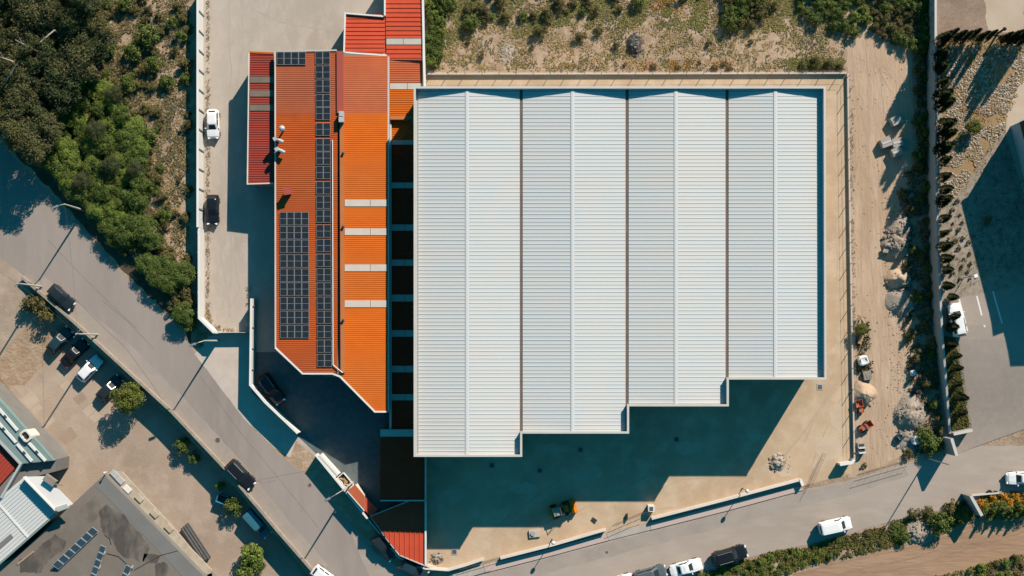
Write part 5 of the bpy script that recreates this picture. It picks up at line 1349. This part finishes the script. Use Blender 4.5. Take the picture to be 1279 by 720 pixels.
# car park plants
plant('yellow', 158, 496, .98, 'round yellow green tree standing among the parked cars', 'tree')
plant('scrub1', 41, 379, 1.5, 'broad olive bush at the upper end of the retaining wall by the utility pole', 'bush'); plant('scrub1', 55, 389, 1.5, 'olive bush between the utility pole and the teal car', 'bush')
for u, v, s, k, lab in ((229, 557, 1.1, 'bush1', 'dark green bush in the retaining wall shade uphill of the dumpster'), (276, 607, .75, 'bush2', 'bright bush peeking over the wall right above the blue dumpster'), (292, 632, 1.25, 'bush1', 'dark green bush just below the blue dumpster'),
                        (314, 692, 1.7, 'bush2', 'lush bright bush at the lowest stretch of the retaining wall'), (308, 712, 1.5, 'bush2', 'lush bright bush touching the bottom edge by the car park'), (322, 704, 1.2, 'bush1', 'darker bush pressed against the foot of the retaining wall'), (243, 572, .8, 'bush1', 'small dark bush in the shade strip below the wall')):
    plant(k, u, v, s, lab, 'bush', zoff=.4)
# field north of the warehouse
ND = [(533, -30), (566, -30), (560, 20), (549, 48), (546, 84), (534, 86)]
for i, (u, v) in enumerate(scatter(ND, 11, 41)): plant(['bush1', 'bush2', 'bush1'][i % 3], u, v, ru(.7, 1.1), 'dense dark green bush beside the tiled building edge', 'bush', 'bushes along the tiled building')
for i, (u, v) in enumerate(scatter([(562, -30), (1140, -30), (1140, 4), (900, 10), (760, 14), (640, 22), (562, 18)], 13, 42)):
    if noise.noise(Vector((u * .02, v * .05, 8))) < -.15: continue
    plant(['scrub1', 'bush1', 'scrub2', 'scrub1', 'bush2'][i % 5], u, v, ru(.45, .95), 'green bush in the broken band along the top of the weedy field', 'bush', 'bushes along the top of the field')
for i, (u, v) in enumerate(scatter([(905, -5), (955, -5), (950, 25), (930, 36), (908, 28)], 12, 43)): plant(['bush1', 'scrub1'][i % 2], u, v, ru(.8, 1.2), 'bush of the rounded green clump in the middle of the weedy field', 'bush', 'bushes of the middle clump')
for i, (u, v) in enumerate(scatter([(995, -10), (1075, -10), (1083, 25), (1068, 40), (1035, 30), (1005, 26)], 12, 44)): plant(['bush1', 'bush2', 'bush1'][i % 3], u, v, ru(.6, 1.0), 'bush of the big green clump above the top of the dirt track', 'bush', 'bushes of the big clump')
for i, (u, v) in enumerate(scatter([(1088, -10), (1142, -10), (1140, 60), (1112, 48), (1095, 36)], 12, 45)): plant(['scrub1', 'scrub2', 'bush1'][i % 3], u, v, ru(.7, 1.1), 'olive scrub where the dirt track meets the field', 'bush', 'scrub at the top of the dirt track')
for u, v, s, k in ((588, 28, 1.1, 'bush1'), (608, 22, .8, 'scrub1'), (585, 52, .5, 'scrub2'), (664, 58, .5, 'scrub2'), (886, 54, .6, 'scrub2'), (675, 38, 1.0, 'scrub1'), (725, 45, .8, 'scrub1'), (748, 36, .7, 'scrub1'), (602, 70, .6, 'scrub2'), (769, 57, .7, 'scrub2'), (938, 52, .5, 'scrub2')):
    plant(k, u, v, s, 'small lone scrub bush out on the bare weedy field', 'bush', 'lone scrub on the field')
for u, v in ((780, 81), (816, 82), (848, 84), (874, 78), (893, 83), (912, 85), (836, 5), (852, 1), (905, 79)):
    plant('dry', u, v, ru(.4, .7), 'orange brown dry tuft beside the north fence or field top', 'bush', 'dry tufts on the field')
for u, v, s in ((1005, 80, .8), (1020, 78, .9), (1037, 80, .8), (1050, 84, .6)): plant('scrub1', u, v, s, 'olive bush touching the north fence near its corner', 'bush', 'bushes at the fence corner')
# dark bank west of the hedge
for i, (u, v) in enumerate(scatter([(1143, -20), (1163, -20), (1163, 60), (1146, 60)], 11, 46)): plant('bush1', u, v, ru(.7, 1.1), 'dark bush at the upper end of the shaded bank', 'bush', 'bushes on the shaded bank')
for i, (u, v) in enumerate(scatter([(1146, 60), (1160, 60), (1164, 300), (1172, 480), (1178, 560), (1158, 565), (1158, 420), (1148, 250)], 15, 47)): plant(['scrub1', 'bush1', 'scrub2'][i % 3], u, v, ru(.55, 1.0), 'shaded bush at the foot of the retaining wall', 'bush', 'shaded bushes under the retaining wall')
for u, v, s, k, lab in ((1128, 242, .8, 'scrub1', 'olive bush at the shade edge above the uppermost rubble pile'), (1139, 262, .9, 'scrub1', 'olive bush beside the uppermost rubble pile'), (1141, 312, .7, 'bush1', 'small bush beside the jagged slab pile'), (1133, 330, .6, 'scrub1', 'small bush between slab pile and sandy mound'),
                        (1075, 411, .9, 'yellow', 'yellow green bush growing against the fence by scrap timber'), (1146, 372, .9, 'bush1', 'dark bush behind the grey concrete heap'), (1137, 418, .8, 'scrub1', 'olive bush on the bank below the grey heap'), (1147, 446, 1.0, 'scrub1', 'olive bush on the bank above the white sack'),
                        (1152, 475, .9, 'dry', 'brown dry bush on the bank beside the white sack'), (1155, 545, 1.2, 'bush1', 'dense dark bush at the road corner of the bank'), (1165, 556, 1.3, 'bush1', 'dense dark bush next to the thin corner pole'), (1135, 568, .7, 'scrub1', 'low bush on the track mouth by the wire gate'), (1080, 582, .5, 'scrub2', 'tiny bush at the end of the warehouse fence')):
    plant(k, u, v, s * (.45 if k == 'yellow' else 1), lab, 'bush')
# cypress rows
ORD = 'first second third fourth fifth sixth seventh eighth ninth tenth eleventh twelfth thirteenth fourteenth fifteenth sixteenth seventeenth eighteenth nineteenth twentieth twenty-first twenty-second twenty-third twenty-fourth twenty-fifth twenty-sixth twenty-seventh twenty-eighth'.split()
random.seed(51)
rowv = [52, 68, 84, 100, 117, 133, 150, 166, 183, 201, 219, 236, 254, 272, 290, 307, 324, 340, 356, 374, 392, 411, 431, 448, 464, 480, 496, 515]
for i, v in enumerate(rowv):
    u = 1177 + (v - 50) * .012 + (max(0, v - 300) * .085) + ru(-1.5, 1.5)
    s = ru(.75, 1.2) * (.95 if v < 195 else .74 if v < 320 else .62); v += ru(-4, 4); u += ru(-1.5, 2)
    plant(['cyp1', 'cyp2'][i % 2], u, v, s * ru(1.25, 1.6), ORD[i] + ' cypress from the top of the row behind the retaining wall', 'cypress', 'cypress hedge along the retaining wall', sz=s * 1.22).rotation_euler = (ru(-.07, .07), ru(-.07, .07), ru(0, 6.28))
rowu = [1186, 1196, 1204, 1214, 1224, 1235, 1254, 1262, 1271, 1279, 1287]
for i, u in enumerate(rowu):
    s = ru(.95, 1.2) + (.4 if i > 7 else 0)
    plant(['cyp2', 'cyp1'][i % 2], u, 46 + ru(-2, 2), s * .85, ORD[i] + ' cypress from the retaining wall in the row along the bare soil', 'cypress', 'cypress row along the stony plot', sz=s * 1.2)
plant('yellow', 1216, 158, .5, 'solitary yellow green bush in the middle of the stony plot', 'bush')
plant('dry', 1233, 276, .9, 'brown bush alone in the shaded gravel plot', 'bush')
for i, (u, v) in enumerate(scatter([(1180, 250), (1196, 250), (1222, 345), (1186, 360)], 9, 52)): plant('scrub2', u, v, ru(.25, .45), 'tiny scrub tuft on the gravel beside the cypress hedge', 'bush', 'tufts on the gravel')
# southern verge
SV = [(866, 722), (960, 690), (1010, 684), (1050, 671), (1100, 659), (1128, 655), (1132, 676), (1066, 694), (1014, 704), (960, 722)]
for i, (u, v) in enumerate(scatter(SV, 10, 61)):
    k = ('bush2', 'bush1', 'bush2')[i % 3] if u < 1048 else ('dry', 'scrub1', 'dry', 'scrub2')[i % 4] if u < 1115 else 'bush1'
    if k in ('bush1', 'bush2'): plant(k, u, v, ru(.38, .62), 'lush green bush of the verge between the road and brown dirt road', 'bush', 'green bushes of the southern verge', sz=ru(.28, .5))
    else: plant(k, u, v, ru(.35, .6), 'dry brown or olive bush in the worn middle of the southern verge', 'bush', 'dry bushes of the southern verge', sz=ru(.25, .45))
for u, v, s, k, lab in ((1143, 642, .9, 'scrub1', 'olive bush above the rocky heap on the verge'), (1176, 654, 1.5, 'bush1', 'big bush between the rocky heap and the slab wall'), (1130, 672, .8, 'bush1', 'bush on the lower side of the rocky heap'), (1190, 634, 1.1, 'scrub1', 'olive bush on the road side of the slab wall'), (1204, 645, 1.2, 'bush1', 'dark bush in the shade before the slanted slab wall'), (1160, 640, .9, 'scrub1', 'olive bush at the road edge near the rocky heap')):
    plant(k, u, v, s, lab, 'bush')
for i, (u, v) in enumerate(((1226, 627), (1241, 623), (1237, 632), (1250, 629), (1254, 622), (1262, 626), (1269, 620), (1276, 625), (1282, 618), (1228, 634), (1263, 633), (1276, 632))):
    plant('flower', u, v, ru(.55, .85), 'orange flowering bush in the hedge by the two loose tyres', 'flowering bush', 'orange flowering bushes')
for u, v, s in ((1236, 641, 1.1), (1250, 637, 1.2), (1262, 641, 1.0), (1275, 640, 1.1), (1286, 636, 1.1)): plant('bush1', u, v, s, 'dark green bush behind the orange flowering hedge', 'bush', 'green bushes behind the flowering hedge')
for i, (u, v) in enumerate(((1236, 640), (1249, 637), (1258, 640), (1268, 637), (1278, 638))): plant('cyp2', u, v, ru(.6, .8), ORD[i] + ' young cypress from the slab wall behind the flowering hedge', 'cypress', 'young cypresses behind the flowering hedge')
for i, (u, v) in enumerate(scatter([(1160, 725), (1200, 716), (1279, 695), (1300, 725)], 11, 62)): plant(['bush2', 'scrub1', 'dry'][i % 3], u, v, ru(.4, .75), 'bush on the rough ground below the brown dirt road', 'bush', 'bushes below the brown dirt road')
for k, (o, _) in PROTO.items():           # the patterns themselves are not part of the place
    for c in list(o.children): bpy.data.objects.remove(c)
    bpy.data.objects.remove(o)

# ------------------------------------------------------------------ ground cover that nobody could count
FIELD = [(534, -30), (1142, -30), (1140, 62), (1108, 54), (1080, 34), (1056, 46), (1056, 88), (534, 88)]
def cover(name, regions, material, size, blades=4, seed=0, thresh=-.05, nscale=.05, flat=.5, height=1.0):
    random.seed(seed); mb = MB()
    for poly, n in regions:
        xs = [p[0] for p in poly]; ys = [p[1] for p in poly]; k = 0; tries = 0
        while k < n and tries < n * 8:
            tries += 1
            q = (ru(min(xs), max(xs)), ru(min(ys), max(ys)))
            if not inside(q, poly): continue
            if noise.noise(Vector((q[0] * nscale, q[1] * nscale, seed))) + .4 * noise.noise(Vector((q[0] * nscale * 3, q[1] * nscale * 3, seed + 9))) < thresh: continue
            k += 1; b = G(*q)
            for _ in range(blades):
                s = size * ru(.5, 1.4); an = ru(0, 6.28); d = Vector((math.cos(an), math.sin(an), 0)); sd = Vector((-d.y, d.x, 0)) * s * .28
                o = b + Vector((ru(-1, 1), ru(-1, 1), 0)) * size * .7; o.z = b.z + .02
                m_ = o + d * s * flat * .5 + Vector((0, 0, s * .5 * height)); e = o + d * s * flat + Vector((0, 0, s * .62 * height))
                mb.face([o - sd * .5, m_ - sd, e, m_ + sd])
    return struct(mb.build(name, material), 'stuff')
TOPF = [(534, -30), (1142, -30), (1138, 40), (1085, 30), (940, 40), (760, 34), (640, 48), (534, 60)]
cover('weeds', [(ZC, 2600), (ZB, 500), ([(100, -20), (180, -20), (190, 200), (90, 100)], 700)], 'weed_dark', .34, 4, 71, -.12, .06, .8, .5)
cover('field_weeds', [(FIELD, 1500)], 'weed_dark', .3, 4, 91, .12, .028, .9, .4)
cover('dry_grass', [(ZC, 1800), (FIELD, 5200), ([(1170, 46), (1279, 46), (1279, 110), (1190, 250)], 900)], 'grass_dry', .26, 4, 72, -.05, .05, .8, .5)
cover('wild_grass', [(TOPF, 5200), (FIELD, 800), ([(985, 74), (1055, 74), (1055, 88), (985, 88)], 420), ([(535, 0), (560, 0), (548, 86), (535, 86)], 300)], 'grass_green', .3, 4, 73, -.02, .035, .8, .5)
cover('yellow_flowers', [([(770, 76), (925, 76), (925, 88), (770, 88)], 150), ([(810, -5), (860, -5), (850, 14), (815, 14)], 120), ([(640, 70), (700, 60), (760, 84), (640, 88)], 50), ([(1200, 80), (1250, 70), (1240, 160), (1200, 170)], 120)], 'petal', .2, 4, 74, .0, .06)
cover('verge_grass', [(SV, 4200), ([(1112, 652), (1210, 624), (1225, 645), (1140, 676)], 700), ([(1150, 725), (1279, 692), (1279, 725)], 500), ([(1225, 622), (1279, 612), (1279, 645), (1230, 645)], 500)], 'grass_green', .28, 4, 75, -.25, .06)
cover('verge_weeds', [([(40, 352), (95, 401), (216, 513), (288, 589), (350, 663), (396, 716), (390, 725), (343, 667), (280, 594), (211, 520), (91, 409), (44, 366)], 700), ([(258, 0), (262, 0), (262, 400), (258, 400)], 420), ([(258, 380), (270, 412), (300, 414), (262, 404)], 90), ([(308, 355), (314, 355), (314, 412), (308, 412)], 60),
                      ([(1060, 100), (1066, 100), (1070, 570), (1064, 570)], 300), ([(240, 430), (252, 436), (262, 424), (250, 412)], 80)], 'grass_dry', .2, 3, 76, -.3, .1)
cover('bank_weeds', [([(1120, 220), (1160, 200), (1176, 560), (1140, 570), (1130, 420), (1128, 300)], 1500), ([(1142, 0), (1164, 0), (1164, 220), (1146, 220)], 900), ([(1068, 400), (1085, 400), (1088, 470), (1070, 470)], 220)], 'weed_dark', .34, 4, 77, -.2, .06)
cover('lawn_grass', [([(1181, 430), (1193, 430), (1202, 475), (1211, 533), (1190, 545), (1184, 505)], 1500)], 'grass_green', .22, 3, 78, -9)
cover('gravel_tufts', [([(1183, 250), (1255, 160), (1279, 235), (1279, 340), (1230, 350), (1190, 370)], 800)], 'weed_dark', .16, 3, 79, -.1, .12)
def rocks(name, regions, material, r, seed, thresh=-9, nscale=.06):
    random.seed(seed); mb = MB()
    for poly, n in regions:
        xs = [p[0] for p in poly]; ys = [p[1] for p in poly]; k = 0; tries = 0
        while k < n and tries < n * 8:
            tries += 1
            q = (ru(min(xs), max(xs)), ru(min(ys), max(ys)))
            if not inside(q, poly) or noise.noise(Vector((q[0] * nscale, q[1] * nscale, seed))) < thresh: continue
            k += 1; b = G(*q); s = ru(*r); w = ru(.6, 1.1); an = ru(0, 3.14); ca, sa = math.cos(an) * s, math.sin(an) * s
            vs = [b + Vector((ca, sa, s * .15)), b + Vector((-sa * w, ca * w, s * .2)), b + Vector((-ca, -sa, s * .1)), b + Vector((sa * w, -ca * w, s * .15)), b + Vector((ru(-.3, .3) * s, ru(-.3, .3) * s, s * .75)), b + Vector((0, 0, -.05))]
            mb.add(vs, [[0, 1, 4], [1, 2, 4], [2, 3, 4], [3, 0, 4], [1, 0, 5], [2, 1, 5], [3, 2, 5], [0, 3, 5]])
    return struct(mb.build(name, material), 'stuff')
rocks('loose_stones', [([(1182, 60), (1279, 56), (1279, 95), (1262, 125), (1255, 160), (1222, 205), (1188, 252), (1180, 250)], 5200)], 'stones', (.08, .24), 81, -.22, .05)
rocks('gravel', [(FIELD, 700), (ZC, 500), ([(1062, 50), (1140, 70), (1150, 560), (1066, 590)], 260), ([(1150, 725), (1279, 690), (1279, 725)], 300), ([(1100, 250), (1140, 250), (1148, 560), (1120, 560)], 600), ([(960, 565), (990, 570), (985, 590), (960, 595)], 60)], 'rubble_stones', (.04, .14), 82)

# ------------------------------------------------------------------ light, sky, camera
az = math.atan2(.53, .85); el = R(32)
sd = Vector((math.sin(az) * math.cos(el), math.cos(az) * math.cos(el), math.sin(el)))
sun = bpy.data.lights.new('sun', 'SUN'); sun.energy = 5.0; sun.angle = R(.5); sun.color = (1.0, .885, .765)
so = bpy.data.objects.new('sun', sun); COL.objects.link(so); so.rotation_euler = sd.to_track_quat('Z', 'Y').to_euler(); so.location = (40, 60, 90)
wd = bpy.data.worlds.new('World'); S.world = wd; wd.use_nodes = True
nt = wd.node_tree; bg = nt.nodes['Background']
sky = nt.nodes.new('ShaderNodeTexSky'); sky.sky_type = 'NISHITA'; sky.sun_disc = False; sky.sun_elevation = el; sky.sun_rotation = az; sky.altitude = 100; sky.air_density = 1.6; sky.dust_density = .3; sky.ozone_density = 3.0
tint = nt.nodes.new('ShaderNodeMix'); tint.data_type = 'RGBA'; tint.blend_type = 'MULTIPLY'; tint.inputs['Factor'].default_value = 1; tint.inputs['B'].default_value = (.09, .76, .88, 1)
nt.links.new(sky.outputs['Color'], tint.inputs['A']); nt.links.new(tint.outputs['Result'], bg.inputs['Color']); bg.inputs['Strength'].default_value = .068
cam = bpy.data.cameras.new('camera'); co = bpy.data.objects.new('camera', cam); COL.objects.link(co)
cam.sensor_width = 36; cam.lens = F / 1279 * 36; cam.clip_end = 6000; cam.clip_start = 1
co.location = (0, 0, HGT); co.rotation_euler = (TH, 0, 0); S.camera = co
S.view_settings.view_transform = 'Standard'; S.view_settings.look = 'None'; S.view_settings.exposure = .68; S.view_settings.gamma = 1
S.cycles.max_bounces = 4; S.cycles.diffuse_bounces = 1
